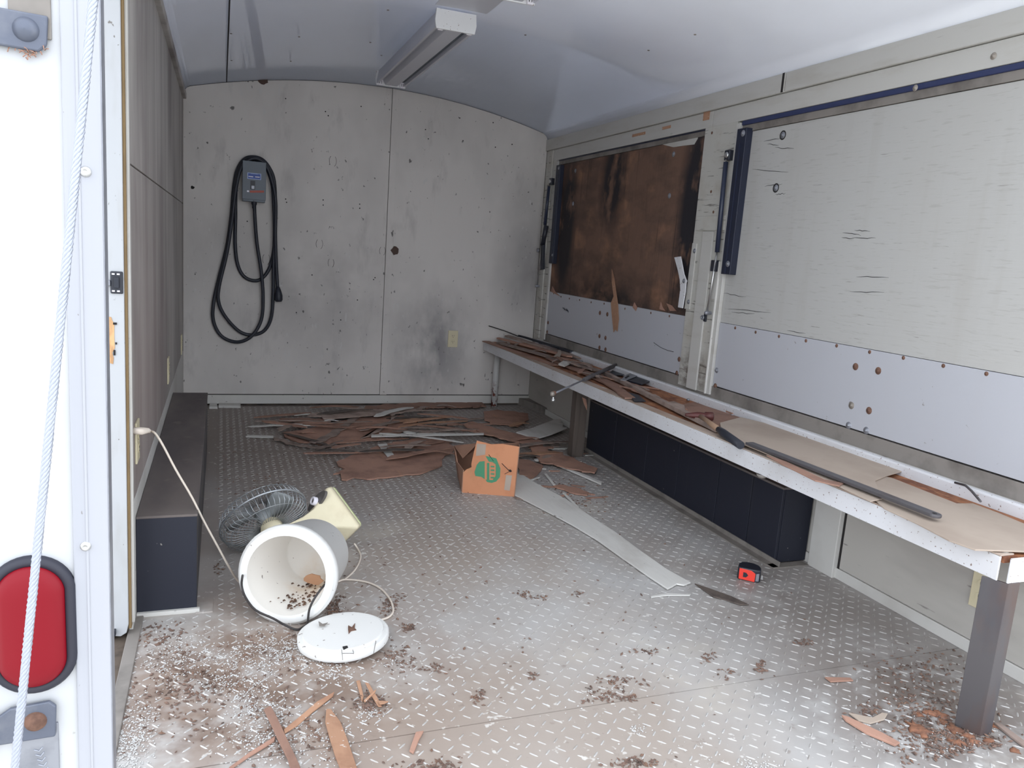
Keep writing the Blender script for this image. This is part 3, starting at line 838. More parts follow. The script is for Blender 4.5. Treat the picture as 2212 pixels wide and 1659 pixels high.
for x, y in ((266, 327), (399, 355), (551, 382), (727, 411), (927, 443), (1142, 484), (1362, 522), (1622, 574), (1903, 626)):
    xbolt((1500 + x / 3.017, 600 + y / 3.017), XH - .003, h2, .6, 'rust', 'nail')
ch = MB().box(XH - .034, XH, 2.825, 2.888, 1.045, 1.66).build('edge_channel', 'navy', h2, bevel=.002)
MB().box(XH - .037, XH - .033, 2.856, 2.860, 1.05, 1.60).build('channel_ridge', 'strut', ch)
for px in ((1605, 288), (1572, 570)): xbolt(px, XH - .034, h2, 1.2, 'galv')
for px in ((1207, 363), (1193, 551)): xbolt(px, XH - .030, h1, 1.0, 'galv')
# long dry cracks in the cream plywood
for k, (p0, p1) in enumerate([((1625, 366), (1702, 372)), ((1658, 311), (1682, 314)), ((1674, 319), (1715, 321)), ((1650, 305), (1688, 298)), ((1818, 512), (1845, 516)), ((1820, 503), (1860, 508)), ((1840, 514), (1892, 514)), ((1846, 497), (1880, 499)), ((1563, 633), (1612, 642)), ((1580, 674), (1630, 678)), ((1835, 630), (1910, 632)), ((1850, 598), (1920, 599)), ((1700, 714), (1740, 720)), ((1572, 667), (1665, 675)), ((1652, 402), (1690, 398)), ((1675, 420), (1697, 418))]):
    a_, b_ = onx(p0, XH), onx(p1, XH); rnd = random.Random(k)
    pts = [a_.lerp(b_, i / 6) + Vector((0, 0, rnd.uniform(-.002, .002))) for i in range(7)]
    MB().tube(pts, .0010, 5, radii=[.0003, .0009, .0012, .0013, .0012, .0008, .0003]).build('crack', 'crack', h2)

# gas struts
def gas_strut(label, eye, tube0, tube1, rod1, x, sleeve=None, rt=.0105):
    a_, b_, c_, d_ = onx(eye, x), onx(tube0, x), onx(tube1, x), onx(rod1, x)
    t = thing('gas_strut', label, 'gas strut', d_, 'gas struts')
    MB().tube([b_, c_], rt, 14).build('cylinder', 'strut', t)
    MB().tube([c_, d_], .0045, 10).build('rod', 'chrome', t)
    MB().tube([a_, b_], .004, 8).build('end_stud', 'chrome', t)
    br = MB().box(x - .004, x + .03, a_.y - .018, a_.y + .018, a_.z - .022, a_.z + .022).build('eye_bracket', 'tape_black', t, bevel=.004)
    MB().lathe(a_ + Vector((-.004, 0, 0)), (-1, 0, 0), [(0, .004), (.006, .004), (.0125, .002), (.013, 0)], 16).build('ball_cap', 'chrome', br)
    s = MB().lathe(d_, (-1, 0, 0), [(0, .012), (.007, .011), (.009, .004), (.009, -.006), (.006, -.03)], 14).build('ball_socket', 'galv', t)
    if sleeve:
        MB().tube([onx(sleeve[0], x), onx(sleeve[1], x)], rt * 1.55, 12).build('sleeve', 'tape_black', t)
    return t
gas_strut('gas strut with a bright rod on the mullion beside the cream hatch', (1571, 335), (1568, 350), (1549, 545), (1527, 676), XR - .022)
gas_strut('gas strut in the far corner beside the rotten brown hatch', (1189, 392), (1186, 402), (1177, 486), (1160, 618), XR - .022, ((1180, 488), (1172, 530)))
p0, p1 = onx((1173, 530), XR - .02), onx((1172, 582), XR - .02)
lb = thing('strut_bracket', 'black flat bracket hanging below the strut in the far corner', 'bracket', p1)
MB().bar(p0, p1, .035, .02, (1, 0, 0)).build('plate', 'tape_black', lb, bevel=.002)
e = onx((1164, 541), XR - .02)
MB().lathe(e, (-1, 0, 0), [(.006, 0), (.006, .012), (.014, .012), (.014, 0)], 14, closed=True).build('loop', 'galv', lb)
e = onx((1521, 686), XR - .008)
sb = thing('strut_bracket', 'small black hook bracket at the lower end of the strut on the mullion', 'bracket', (XR, e.y, e.z))
MB().box(XR - .008, XR, e.y - .012, e.y + .03, e.z - .018, e.z + .018).build('plate', 'tape_black', sb, bevel=.002)
MB().lathe((XR - .008, e.y + .006, e.z), (-1, 0, 0), [(.006, 0), (.006, .008), (.011, .008), (.011, 0)], 12, closed=True).build('loop', 'galv', sb)
e = onx((1547, 572), XR - .01)
kb = MB().box(XR - .025, XR, e.y - .014, e.y + .022, e.z - .03, e.z + .02)
kb.build('stop_block', 'tape_black', bevel=.003, label='small black stop block at the foot of the navy channel on the mullion', cat='bracket')
# latch: slotted plate and bent white lever
lt = thing('hatch_latch', 'bent white latch lever and plate on the mullion beside the rotten hatch', 'latch', (XR, 3.17, .85))
MB().prism([onx(p, XR) for p in ((1498, 525), (1507, 526), (1491, 668), (1480, 667))], (-.006, 0, 0)).build('keeper_plate', 'header', lt, bevel=.001)
for px in ((1500, 542), (1487, 652)): xbolt(px, XR - .006, lt, 1.0, 'galv')
MB().prism([onx(p, XR - .02) for p in ((1458, 556), (1472, 554), (1479, 592), (1484, 605), (1482, 630), (1476, 666), (1466, 664), (1471, 625), (1470, 605), (1466, 585))], (-.005, 0, 0)).build('lever', 'rail', lt, bevel=.0015)
p = onx((1477, 607), XR - .022)
MB().tube([p, p + Vector((.035, 0, 0))], .006, 10).build('pivot', 'galv', lt)
xbolt((1477, 607), XR - .025, lt, 1.0, 'galv')

# ================================================================== BACK WALL: disconnect box, power cable
def wpt(p, off=.03): return ony(p, YB - off)
br = thing('breaker_box', 'grey breaker box with a blue label on the back wall', 'breaker box', ony((548, 440), YB))
BF = YB - .085
bx0, bx1 = ony((525, 347), BF), ony((573, 438), BF)
MB().box(bx0.x, bx1.x, BF, YB - .002, bx1.z, bx0.z).build('enclosure', 'pane_grey', br, bevel=.003)
cover = MB().box(bx0.x - .002, bx1.x + .002, BF - .006, BF + .02, bx1.z + .012, bx0.z + .002).build('cover', 'pane_grey', br, bevel=.002)
def bf(px, off=.006): return ony(px, BF - off)
def bq(p0, p1, name, m, parent, off=.0065, th=.0008):
    a_, b_ = bf(p0, off), bf(p1, off)
    return MB().box(a_.x, b_.x, BF - off - th, BF - off + .0005, b_.z, a_.z).build(name, m, parent)
lab = bq((534.5, 372.5), (564, 389), 'blue_label', 'label_light', cover)
bq((536, 374), (562.5, 387.5), 'label_field', 'label_blue', lab, .0073)
bq((537, 380), (547, 383), 'label_bar', 'label_white', lab, .0080); bq((551, 381), (561, 384), 'label_bar', 'label_white', lab, .0080)
bq((542, 375), (557, 377), 'label_bar', 'label_light', lab, .0080)
bq((541, 390), (551, 410), 'handle_slot', 'tape_black', cover)
bq((543.3, 401), (549.3, 408.5), 'toggle', 'galv', cover, .012, .006)
bq((533.5, 411), (538, 415), 'brand_mark', 'label_white', cover)
x = 540.0
for w_ in (3, 2, 3, 2.4, 3, 2.2, 1.2, 3, 2.6, 3.4, 3.4, 2.4, 2.8):
    bq((x, 411.5), (x + w_ * .72, 416.3), 'printed_letter', 'letter', cover); x += w_ * .72 + .45
p = bf((549, 434)); MB().lathe(p, (0, -1, 0), [(.004, 0), (.004, .003), (0, .004)], 10).build('screw', 'galv', cover)
cab = thing('power_cable', 'thick black power cable looped over the breaker box on the back wall', 'cable', ony((520, 740), YB))
def smooth(pts, k=6):
    pts = [Vector(p) for p in pts]; out = []
    for i in range(len(pts) - 1):
        p0 = pts[max(i - 1, 0)]; p1 = pts[i]; p2 = pts[i + 1]; p3 = pts[min(i + 2, len(pts) - 1)]
        for j in range(k):
            t = j / k
            out.append(.5 * ((2 * p1) + (p2 - p0) * t + (2 * p0 - 5 * p1 + 4 * p2 - p3) * t * t + (3 * p1 - p0 - 3 * p2 + p3) * t ** 3))
    return out + [pts[-1]]
def zc(x, y): return (400 + x / 2.591, 140 + y / 2.591)
path = [((388, 770), .06), ((390, 850), .05), ((402, 1000), .035), ((425, 1150), .035), ((436, 1300), .035), ((425, 1430), .035), ((370, 1520), .04), ((290, 1552), .03), ((205, 1520), .02), ((160, 1440), .02), ((158, 1340), .02), ((190, 1190), .02), ((235, 1010), .02), ((258, 850), .02),
        ((272, 690), .02), ((292, 590), .02), ((330, 530), .02), ((378, 516), .02), ((430, 530), .02), ((470, 575), .02), ((498, 650), .02), ((505, 800), .02), ((500, 1000), .02), ((475, 1130), .015), ((430, 1195), .015), ((380, 1208), .015), ((325, 1180), .015), ((292, 1110), .015), ((280, 1000), .015),
        ((282, 850), .015), ((285, 690), .04), ((310, 580), .045), ((378, 530), .045), ((445, 562), .045), ((485, 660), .045), ((497, 800), .045), ((500, 960), .04), ((494, 1120), .035), ((492, 1300), .03), ((480, 1420), .025), ((440, 1490), .02), ((370, 1512), .018), ((300, 1490), .02), ((225, 1410), .03), ((188, 1330), .035), ((190, 1240), .04), ((232, 1060), .045), ((262, 870), .05),
        ((283, 700), .06), ((315, 575), .065), ((378, 524), .07), ((440, 548), .065), ((480, 630), .06), ((506, 760), .055), ((505, 950), .05), ((510, 1120), .045), ((518, 1250), .045)]
MB().tube(smooth([wpt(zc(*p), o) for p, o in path]), .0105, 10).build('sheath', 'cable', cab)
pa, pb, pc = wpt(zc(518, 1245), .045), wpt(zc(522, 1275), .045), wpt(zc(523, 1325), .045)
MB().tube([pa, pb, pb.lerp(pc, .3), pc.lerp(pb, .2), pc], .02, 14, radii=[.013, .020, .0245, .0245, .018]).build('plug', 'cable', cab)
MB().lathe(ony((549, 439), YB - .06), (0, 0, -1), [(.016, -.006), (.016, .006), (.012, .014), (.0115, .03)], 14).build('strain_relief', 'cable', cab)

# ================================================================== CEILING LIGHTS
def fixture(label, y0, y1, x0, x1):
    xc = (x0 + x1) / 2; zt = arch(xc) - .004; t = thing('fluorescent_fixture', label, 'ceiling light', (xc, (y0 + y1) / 2, zt), 'ceiling light fixtures')
    zb = zt - .078
    MB().prism([(x0 + .012, y0 + .01, zt), (x1 - .012, y0 + .01, zt), (x1 - .004, y0 + .01, zb + .03), (x0 + .004, y0 + .01, zb + .03)], (0, y1 - y0 - .02, 0)).build('housing', 'fixture', t, bevel=.001)
    MB().prism([(xc - .048, y0 + .012, zb + .031), (xc + .048, y0 + .012, zb + .031), (xc + .034, y0 + .012, zb + .004), (xc - .034, y0 + .012, zb + .004)], (0, y1 - y0 - .024, 0)).build('ballast_cover', 'fixture', t, bevel=.002)
    for sx in (-1, 1):
        xa = xc + sx * ((x1 - x0) / 2 - .008)
        MB().box(xa - .006, xa + .006, y0 + .012, y1 - .012, zb + .008, zb + .0305).build('side_rail', 'fixture', t, bevel=.001)
        xa = xc + sx * .062
        MB().box(xa - .010, xa + .010, y0 + .012, y1 - .012, zb + .028, zb + .0302).build('lamp_channel', 'pane_grey', t)
    for yy, s in ((y0, 1), (y1, -1)):
        pl = MB().prism([(x0, yy, zt), (x1, yy, zt), (x1 + .004, yy, zt - .045), (x1 - .002, yy, zb), (x0 + .002, yy, zb), (x0 - .004, yy, zt - .045)], (0, s * .012, 0)).build('end_plate', 'fixture_end', t, bevel=.0015)
        for sx in (-1, 1):
            so = MB().prism([(xc + sx * .062 + dx, yy + s * .012, zz) for dx, zz in ((-.015, zb + .034), (.015, zb + .034), (.011, zb - .002), (-.011, zb - .002))], (0, s * .012, 0)).build('lamp_socket', 'label_white', t, bevel=.002)
            for dx in (-.005, .005):
                MB().box(xc + sx * .062 + dx - .0012, xc + sx * .062 + dx + .0012, yy + s * .024 - .0006, yy + s * .024 + .0006, zb + .006, zb + .022).build('pin_slot', 'crack', so)
    return t
fixture('empty white fluorescent fixture on the ceiling near the back wall', 3.27, 4.60, .815, .985)
fixture('white fluorescent fixture cut off at the top edge, nearer the opening', 1.56, 2.79, .885, 1.055)

# ================================================================== BUCKET, LID, FAN, CORD
random.seed(5)
bt = Vector((.176, 2.095, .139))        # rim centre
ax = Vector((.42, .90, -.12)).normalized()
bk = thing('foam_bucket', 'white foam bucket lying on its side beside the fan', 'bucket', (bt.x, bt.y, 0))
R0, R1, BL = .137, .106, .250
MB().lathe(bt, ax, [(R0 - .024, 0), (R0 - .006, -.003), (R0, .004), (R0 + .001, .035), (R0 - .006, .040), (R1 + .002, BL - .01), (R1 - .006, BL), (0, BL)], 48).build('shell', 'foam', bk)
MB().lathe(bt, ax, [(R0 - .0239, 0), (R0 - .0255, .006), (R1 - .022, BL - .024), (R1 - .03, BL - .02), (0, BL - .02)], 48).build('lining', 'foam_in', bk)
MB().lathe(bt, ax, [(R0 - .0005, .003), (R0 + .004, .008), (R0 + .004, .028), (R0 - .001, .034)], 48).build('rim_band', 'foam', bk)
def cpt(p, z): return onz(p, z)
hw = [ony((524, 1243), 2.14), ony((522, 1265), 2.06), ony((530, 1290), 2.05), ony((552, 1318), 2.05), ony((590, 1336), 2.045), ony((615, 1350), 2.05), onz((640, 1360), .005), onz((655, 1354), .006), ony((664, 1346), 2.045), ony((668, 1318), 2.04), ony((678, 1295), 2.04), ony((694, 1272), 2.055), ony((711, 1252), 2.09)]
MB().tube(smooth(hw, 4), .0032, 7).build('handle_wire', 'wire', bk)
# dead leaf and mud inside the bucket
def in_bucket(px, y): return ony(px, y)
q = ony((655, 1262), 2.245)
def crumb(c, r, seed, m, name, label=None, cat=None, parent=None, flat=.5, group=None, n=9, jag=0.0):
    rnd = random.Random(seed); mb = MB()
    top = []; bot = []
    for k in range(n):
        a_ = 2 * math.pi * k / n; rr = r * rnd.uniform(.65 - jag * .5, 1.2 + jag * .3)
        top.append(Vector((c[0] + .8 * rr * math.cos(a_), c[1] + .8 * rr * math.sin(a_), c[2] + r * flat * rnd.uniform(.5, 1))))
        bot.append(Vector((c[0] + rr * math.cos(a_), c[1] + rr * math.sin(a_), c[2])))
    vs = bot + top + [Vector((c[0], c[1], c[2] + r * flat))]
    fs = [tuple(range(n - 1, -1, -1))]
    for k in range(n):
        l = (k + 1) % n
        fs += [(k, l, n + l, n + k), (n + k, n + l, 2 * n)]
    return mb.add(vs, fs, True).build(name, m, parent, label=label, cat=cat, group=group)
lo = bt + ax * .14 + Vector((.028, -.012, -.070))
mb = MB(); rnd = random.Random(2)
side = Vector((.86, -.5, 0)); up2 = Vector((0, -.35, 1)).normalized()
mb.prism([lo + side * (.030 * math.cos(a_) * rnd.uniform(.8, 1.1)) + up2 * (.022 + .022 * math.sin(a_) * rnd.uniform(.8, 1.1)) for a_ in [2 * math.pi * k / 14 for k in range(14)]], Vector((.3, .5, .1)) * .006)
mb.build('dead_leaf', 'tan_leaf', label='tan dead leaf inside the white bucket', cat='leaf')
mb = MB(); rnd = random.Random(8)
for k in range(70):
    t = rnd.uniform(.03, .2); o_ = rnd.gauss(.02, .028)
    rr = (R0 - .026) + (R1 - R0) * t / BL
    a_ = o_ / rr
    dn = (Vector((0, 0, -1)) - ax * Vector((0, 0, -1)).dot(ax)).normalized(); sd = ax.cross(dn)
    c = bt + ax * t + (dn * math.cos(a_) - sd * math.sin(a_)) * (rr - .004)
    s_ = rnd.uniform(.002, .006)
    mb.add([c + Vector((s_, 0, 0)), c + Vector((-s_, s_, 0)), c + Vector((-s_, -s_, 0)), c + Vector((0, 0, s_))], [(0, 1, 2), (0, 3, 1), (1, 3, 2), (2, 3, 0)])
mb.build('mud_crumbs', 'mud', label='dark mud crumbs lying inside the white bucket', cat='dirt', kind='stuff')

lc = onz((742, 1390), 0); 
lid = thing('foam_lid', 'round white foam lid with a chipped edge lying in front of the bucket', 'lid', (lc.x, lc.y, 0))
lc = Vector((.318, 1.945, 0)); RL = .121
LA = Vector((-.06, .03, 1)).normalized()
mb = MB()
for seg in ([(0, .002), (RL - .012, .002)], [(RL - .012, .002), (RL - .010, .010)], [(RL - .010, .010), (RL - .001, .010)], [(RL - .001, .010), (RL, .013), (RL, .029), (RL - .003, .031)], [(RL - .003, .031), (RL - .013, .032)], [(RL - .013, .032), (RL - .015, .0375)], [(RL - .015, .0375), (RL - .05, .038), (0, .038)]):
    mb.lathe(lc, LA, seg, 56)
mb.build('disc', 'foam', lid)
def on_lid(p): return onz(p, .0395)
for pl, m, nm in (([(752, 1352), (760, 1356), (767, 1347), (766, 1358), (770, 1362), (758, 1364), (753, 1370), (752, 1360)], 'rust', 'leaf_scrap'),
                  ([(688, 1343), (697, 1349), (708, 1346), (700, 1353), (690, 1353)], 'greytrim', 'paper_scrap'),
                  ([(740, 1398), (750, 1396), (752, 1400), (742, 1404)], 'crack', 'finger_hole')):
    MB().prism([on_lid(p) for p in pl], (0, 0, .002)).build(nm, m, lid)
for pts in ([(738, 1403), (739, 1412), (740, 1425)], [(762, 1403), (764, 1411), (763, 1412)], [(805, 1368), (812, 1385), (808, 1405), (807, 1412)], [(740, 1411), (763, 1411)]):
    MB().tube([on_lid(p) - Vector((0, 0, .0005)) for p in pts], .0008, 5).build('crack', 'greytrim', lid)

fan = thing('desk_fan', 'toppled desk fan with wire cage and cream base behind the bucket', 'fan', (.27, 2.66, 0))
fc = onz((570, 1119), .128)
u = Vector((.93, .15, .33)).normalized(); nrm = Vector((.1, -.75, -.62)); nrm = (nrm - u * nrm.dot(u)).normalized(); w = nrm.cross(u)
RC = .147
def fpt(r, h, a_): return fc + (u * math.cos(a_) + w * math.sin(a_)) * r + nrm * h
cage = MB().tube([fpt(RC, 0, 2 * math.pi * k / 56) for k in range(56)], .0034, 7, True).build('cage_ring', 'fan_wire', fan)
for sgn, nm in ((1, 'front_grille'), (-1, 'rear_grille')):
    mb = MB()
    for k in range(48):
        a_ = 2 * math.pi * k / 48
        pts = [fpt(.024, sgn * .044, a_), fpt(.075, sgn * .050, a_ + .05), fpt(.115, sgn * .046, a_ + .08), fpt(.138, sgn * .034, a_ + .1), fpt(RC, sgn * .004, a_ + .1)]
        mb.tube(pts, .0013, 4)
    for r, h in ((.125, .041),):
        mb.tube([fpt(r, sgn * h, 2 * math.pi * k / 40) for k in range(40)], .0012, 4, True)
    mb.build(nm, 'fan_wire', fan)
MB().lathe(fc + nrm * .036, nrm, [(.026, 0), (.026, .010), (.02, .014), (0, .014)], 20).build('badge', 'fan_panel', fan)
MB().lathe(fc - nrm * .022, nrm, [(0, 0), (.024, 0), (.024, .04), (.014, .048), (0, .049)], 20).build('hub', 'fan_blade', fan)
for k in range(3):
    a0 = 2 * math.pi * k / 3 + .5; vs = []; q_ = 9
    for i in range(q_):
        t = i / (q_ - 1); r = .02 + .105 * t
        hw_ = .30 + .30 * math.sin(math.pi * min(1, t * .9 + .1)) ** .7
        for s in (-1, 0, 1):
            vs.append(fpt(r, s * -.016 * (1 - .3 * t) , a0 + s * hw_ * .9 + t * .3))
    off = [v - nrm * .0022 for v in vs]
    fs = []
    for i in range(q_ - 1):
        for j in range(2):
            a_ = 3 * i + j
            fs += [(a_, a_ + 1, a_ + 4, a_ + 3), (a_ + 3 * q_ + 3, a_ + 3 * q_ + 4, a_ + 3 * q_ + 1, a_ + 3 * q_)]
    n3 = 3 * q_
    for i in range(q_ - 1):
        fs += [(3 * i, 3 * i + 3, n3 + 3 * i + 3, n3 + 3 * i), (3 * i + 5, 3 * i + 2, n3 + 3 * i + 2, n3 + 3 * i + 5)]
    e_ = 3 * (q_ - 1)
    fs += [(e_, e_ + 1, n3 + e_ + 1, n3 + e_), (e_ + 1, e_ + 2, n3 + e_ + 2, n3 + e_ + 1)]
    MB().add(vs + off, fs, True).build('blade', 'fan_blade', fan)
# base lying on its edge: plate corners, then a hollow-cheeked neck running left to the motor
Nn = onz((781, 1136), .100); Tt = onz((716, 1048), .222); Bb = onz((753, 1185), .004)
e1 = (Tt - Nn); l1 = e1.length; e1.normalize()
e2 = (Bb - Nn); e2 = (e2 - e1 * e2.dot(e1)); l2 = e2.length; e2.normalize()
n3_ = e1.cross(e2).normalized()
if n3_.x > 0: n3_ = -n3_              # points from the plate towards the neck
def rsq(c_, a_, b_, r, k=5):
    pts = []
    for (sx, sy, t0) in ((1, 1, 0), (-1, 1, 90), (-1, -1, 180), (1, -1, 270)):
        for i in range(k):
            t = math.radians(t0 + 90 * i / (k - 1))
            pts.append(c_ + e1 * (sx * (a_ - r) + r * math.cos(t)) + e2 * (sy * (b_ - r) + r * math.sin(t)))
    return pts
C0 = Nn + e1 * l1 / 2 + e2 * l2 / 2
def loft(secs, name, m, parent):
    vs = []; fs = []; nn_ = len(secs[0])
    for s_ in secs: vs += s_
    for i in range(len(secs) - 1):
        for k in range(nn_):
            l = (k + 1) % nn_; fs.append((i * nn_ + k, i * nn_ + l, (i + 1) * nn_ + l, (i + 1) * nn_ + k))
    fs.append(tuple(range(nn_ - 1, -1, -1))); fs.append(tuple((len(secs) - 1) * nn_ + i for i in range(nn_)))
    return MB().add(vs, fs, True).build(name, m, parent)
loft([rsq(C0 - n3_ * .012, l1 / 2 - .003, l2 / 2 - .003, .014), rsq(C0 + n3_ * .0, l1 / 2 - .002, l2 / 2 - .002, .014)], 'base_plate', 'fan_base', fan)
secs = []
for t, ka, kb in ((0, 1, 1), (.018, 1, 1), (.024, .93, .92), (.045, .70, .70), (.075, .44, .48), (.11, .30, .34), (.15, .24, .28), (.20, .22, .26)):
    secs.append(rsq(C0 + n3_ * t + e2 * (.018 * t / .2) + Vector((-.40, .10, -.05)) * max(0, t - .02), l1 / 2 * ka, l2 / 2 * kb, .012 * ka))
stand = loft(secs, 'stand', 'fan_body', fan)
# control panel on the upper cheek with its knob
pn = (n3_ * .80 + e1 * .55).normalized()
pc_ = C0 + n3_ * .046 + e1 * (l1 * .38) - e2 * .004
pu = e2; pv = pn.cross(pu).normalized()
MB().prism([pc_ + pu * (.056 * math.cos(a_)) + pv * (.023 * math.sin(a_)) for a_ in [2 * math.pi * k / 28 for k in range(28)]], pn * .010).build('control_panel', 'fan_panel', fan, bevel=.002)
kn = MB().lathe(pc_ + pn * .010 + pu * .004, pn, [(.0155, 0), (.0145, .014), (.010, .015), (.009, .010), (0, .010)], 22).build('knob', 'label_white', fan)
MB().lathe(pc_ + pn * .0205 + pu * .004, pn, [(0.009, 0), (0, .001)], 16).build('knob_dial', 'fan_panel', kn)
# motor housing between neck and cage
m0 = C0 + n3_ * .19 + Vector((-.07, .02, 0)); m1 = fc + nrm * .048
MB().tube([m0, m0.lerp(m1, .35), m0.lerp(m1, .7), m1], .035, 16, radii=[.018, .028, .042, .03]).build('motor_housing', 'fan_body', fan)

P0 = onx((300, 931), XL + .018)
pts = [P0]
for px, yy in (((322, 931), 2.26), ((335, 936), 2.25), ((352, 962), 2.24), ((380, 1015), 2.24), ((415, 1075), 2.25), ((440, 1125), 2.26), ((470, 1180), 2.28), ((495, 1225), 2.30)):
    pts.append(ony(px, yy))
pts += [onz((518, 1258), .012), onz((560, 1268), .004), onz((640, 1262), .004), onz((720, 1258), .004), onz((746, 1252), .004), onz((790, 1257), .004), onz((820, 1270), .004), onz((838, 1288), .004), onz((847, 1305), .004), onz((849, 1322), .004), onz((838, 1334), .004), onz((815, 1341), .004), onz((800, 1345), .004)]
cord = MB().tube(smooth(pts, 5), .0032, 7).build('power_cord', 'cord', fan, label='dirty white cord plugged into the left wall')
pts = [onz((765, 1174), .02), onz((772, 1184), .006), onz((779, 1200), .004), onz((776, 1215), .004), onz((766, 1232), .004), onz((752, 1246), .004), onz((745, 1251), .004)]
MB().tube(smooth(pts, 5), .0030, 7).build('cord_tail', 'cord', fan)
pl = P0.copy()
MB().tube([pl - Vector((.012, 0, 0)), pl + Vector((.006, 0, 0)), ony((318, 930), 2.255), ony((326, 932), 2.255)], .011, 10, radii=[.010, .010, .008, .0045]).build('plug', 'cord', cord)

# ================================================================== CARDBOARD BOX
yb_ = onz((1055, 1068), 0).y
bA, bB = onz((999, 1064), 0), onz((1110, 1073), 0)
fn = Vector((bB.y - bA.y, -(bB.x - bA.x), 0)).normalized()     # outward normal of the front panel
dirf = (bB - bA).normalized()
def onfront(px):
    d_ = Vector(_ray(px)); o_ = Vector((0, 0, CAMZ)); lean = (fn * 1.0 + Vector((0, 0, -.02))).normalized()
    t = (bA - o_).dot(lean) / d_.dot(lean); return o_ + d_ * t
bx = thing('cardboard_box', 'torn brown cardboard box with a green printed emblem', 'box', ((bA + bB) / 2))
back = -fn
fr = [(999, 1064), (1110, 1073), (1117, 1018), (1121, 965), (1085, 959), (1062, 960), (1030, 952), (1024, 975), (1018, 1003), (1019, 1009), (1008, 1014), (1001, 1020)]
MB().prism([onfront(p) for p in fr], back * .004).build('front_panel', 'card', bx)
DB = .24
r0, r1 = bB, bB + back * DB
MB().prism([bB + Vector((0, 0, .0)), bB + back * DB, bB + back * DB + Vector((0, 0, .19)), onfront((1121, 965))], dirf * .004).build('side_panel', 'card_in', bx)
sl = bA + back * DB + dirf * -.045
MB().prism([bA, sl, sl + Vector((-.03, 0, .15)), bA.lerp(sl, .55) + Vector((-.03, 0, .155)), bA.lerp(sl, .45) + Vector((-.02, 0, .11)), bA + Vector((0, 0, .105))], dirf * -.004).build('side_panel', 'card_in', bx)
MB().prism([sl, r1, r1 + Vector((0, 0, .19)), sl + Vector((-.03, 0, .15))], back * .004).build('back_panel', 'card_in', bx)
MB().prism([bA, bB, r1, sl], (0, 0, .003)).build('bottom_panel', 'card_in', bx)
ftl = onfront((1030, 952))
MB().prism([sl + Vector((-.03, 0, .15)), sl.lerp(r1, .45) + Vector((0, 0, .175)), ftl + back * .10 + Vector((0, 0, -.035)), bA + back * .12 + Vector((-.02, 0, .125))], (0, 0, .004)).build('top_flap', 'card_in', bx)
def gshape(pxs): return MB().prism([onfront(p) + fn * .0006 for p in pxs], fn * .0008)
gshape([(1025, 1020), (1030, 1004), (1036, 997), (1047, 996), (1047, 1035), (1040, 1030), (1027, 1028)]).build('printed_emblem', 'green', bx)
gshape([(1049, 985), (1060, 987), (1072, 990), (1081, 1012), (1080, 1030), (1072, 1040), (1062, 1043), (1052, 1041), (1049, 1036), (1064, 1037), (1071, 1028), (1071, 1003), (1064, 998), (1056, 997)]).build('printed_emblem', 'green', bx)
gshape([(1052, 1000), (1057, 1000), (1057, 1036), (1052, 1036)]).build('printed_emblem', 'green', bx)
for zz in (1006, 1014, 1022, 1030): gshape([(1060, zz), (1068, zz + .5), (1068, zz + 3.5), (1060, zz + 3)]).build('printed_emblem', 'green', bx)
for p0, p1, r in (((1056, 982), (1066, 996), .0012), ((1084, 1001), (1101, 1018), .0015), ((1101, 1018), (1090, 1024), .001)):
    MB().tube([onfront(p0) + fn * .001, onfront(p1) + fn * .001], r, 5).build('tear', 'crack', bx)
gshape([(1098, 1015), (1103, 1014), (1106, 1018), (1102, 1020)]).build('hole', 'crack', bx)
gshape([(1093, 1026), (1106, 1027), (1101, 1060), (1089, 1058)]).build('tape_strip', 'hardboard', bx)
gshape([(1030, 958), (1050, 960), (1048, 982), (1028, 985)]).build('tape_strip', 'hardboard', bx)

# ================================================================== LOOSE BOARDS ON THE FLOOR
mb = plate([(1113, 1024), (1128, 1027), (1160, 1047), (1223, 1080), (1277, 1118), (1330, 1152), (1382, 1191), (1440, 1232), (1492, 1261), (1477, 1267), (1462, 1264), (1452, 1270), (1442, 1275), (1401, 1248), (1340, 1205), (1290, 1169), (1235, 1136), (1179, 1106), (1109, 1070)], .003, .006)
mb.build('floor_board', 'whitewood', bevel=.002, label='long weathered white board lying from the cardboard box toward the tape measure', cat='board')
mb = MB()
cracks = ([(1172, 1085), (1190, 1092), (1205, 1101)], [(1350, 1200), (1366, 1210), (1375, 1215)], [(1150, 1070), (1165, 1076)], [(1300, 1160), (1330, 1182)])
# tape measure lying on its side
c = onz((1617, 1244), 0)
tm = thing('tape_measure', 'red and black tape measure lying on the floor near the black wheel box', 'tape measure', c)
ta = (onz((1640, 1260), 0) - onz((1590, 1250), 0)).normalized(); tb = Vector((-ta.y, ta.x, 0))
o_ = onz((1591, 1251), 0)
def tp(a_, b_, z): return o_ + ta * a_ + tb * b_ + Vector((0, 0, z))
outl = [(0, .012), (.004, .004), (.012, 0), (.062, 0), (.076, .004), (.078, .014), (.076, .036), (.068, .054), (.050, .066), (.028, .068), (.010, .060), (.001, .042)]
MB().prism([tp(a_, b_, 0) for a_, b_ in outl], (0, 0, .046)).build('case', 'tape_black', tm, bevel=.004)
fro = [(.006, -.0012, .004), (.060, -.0012, .002), (.0605, -.0012, .032), (.046, -.0012, .041), (.006, -.0012, .043)]
MB().prism([tp(*q_) for q_ in fro], tb * .003).build('red_face', 'tape_red', tm, bevel=.001)
MB().prism([tp(*q_) for q_ in ((.020, -.0028, .014), (.030, -.0028, .014), (.037, -.0028, .022), (.030, -.0028, .030), (.020, -.0028, .031))], tb * .002).build('arrow_print', 'tape_black', tm)
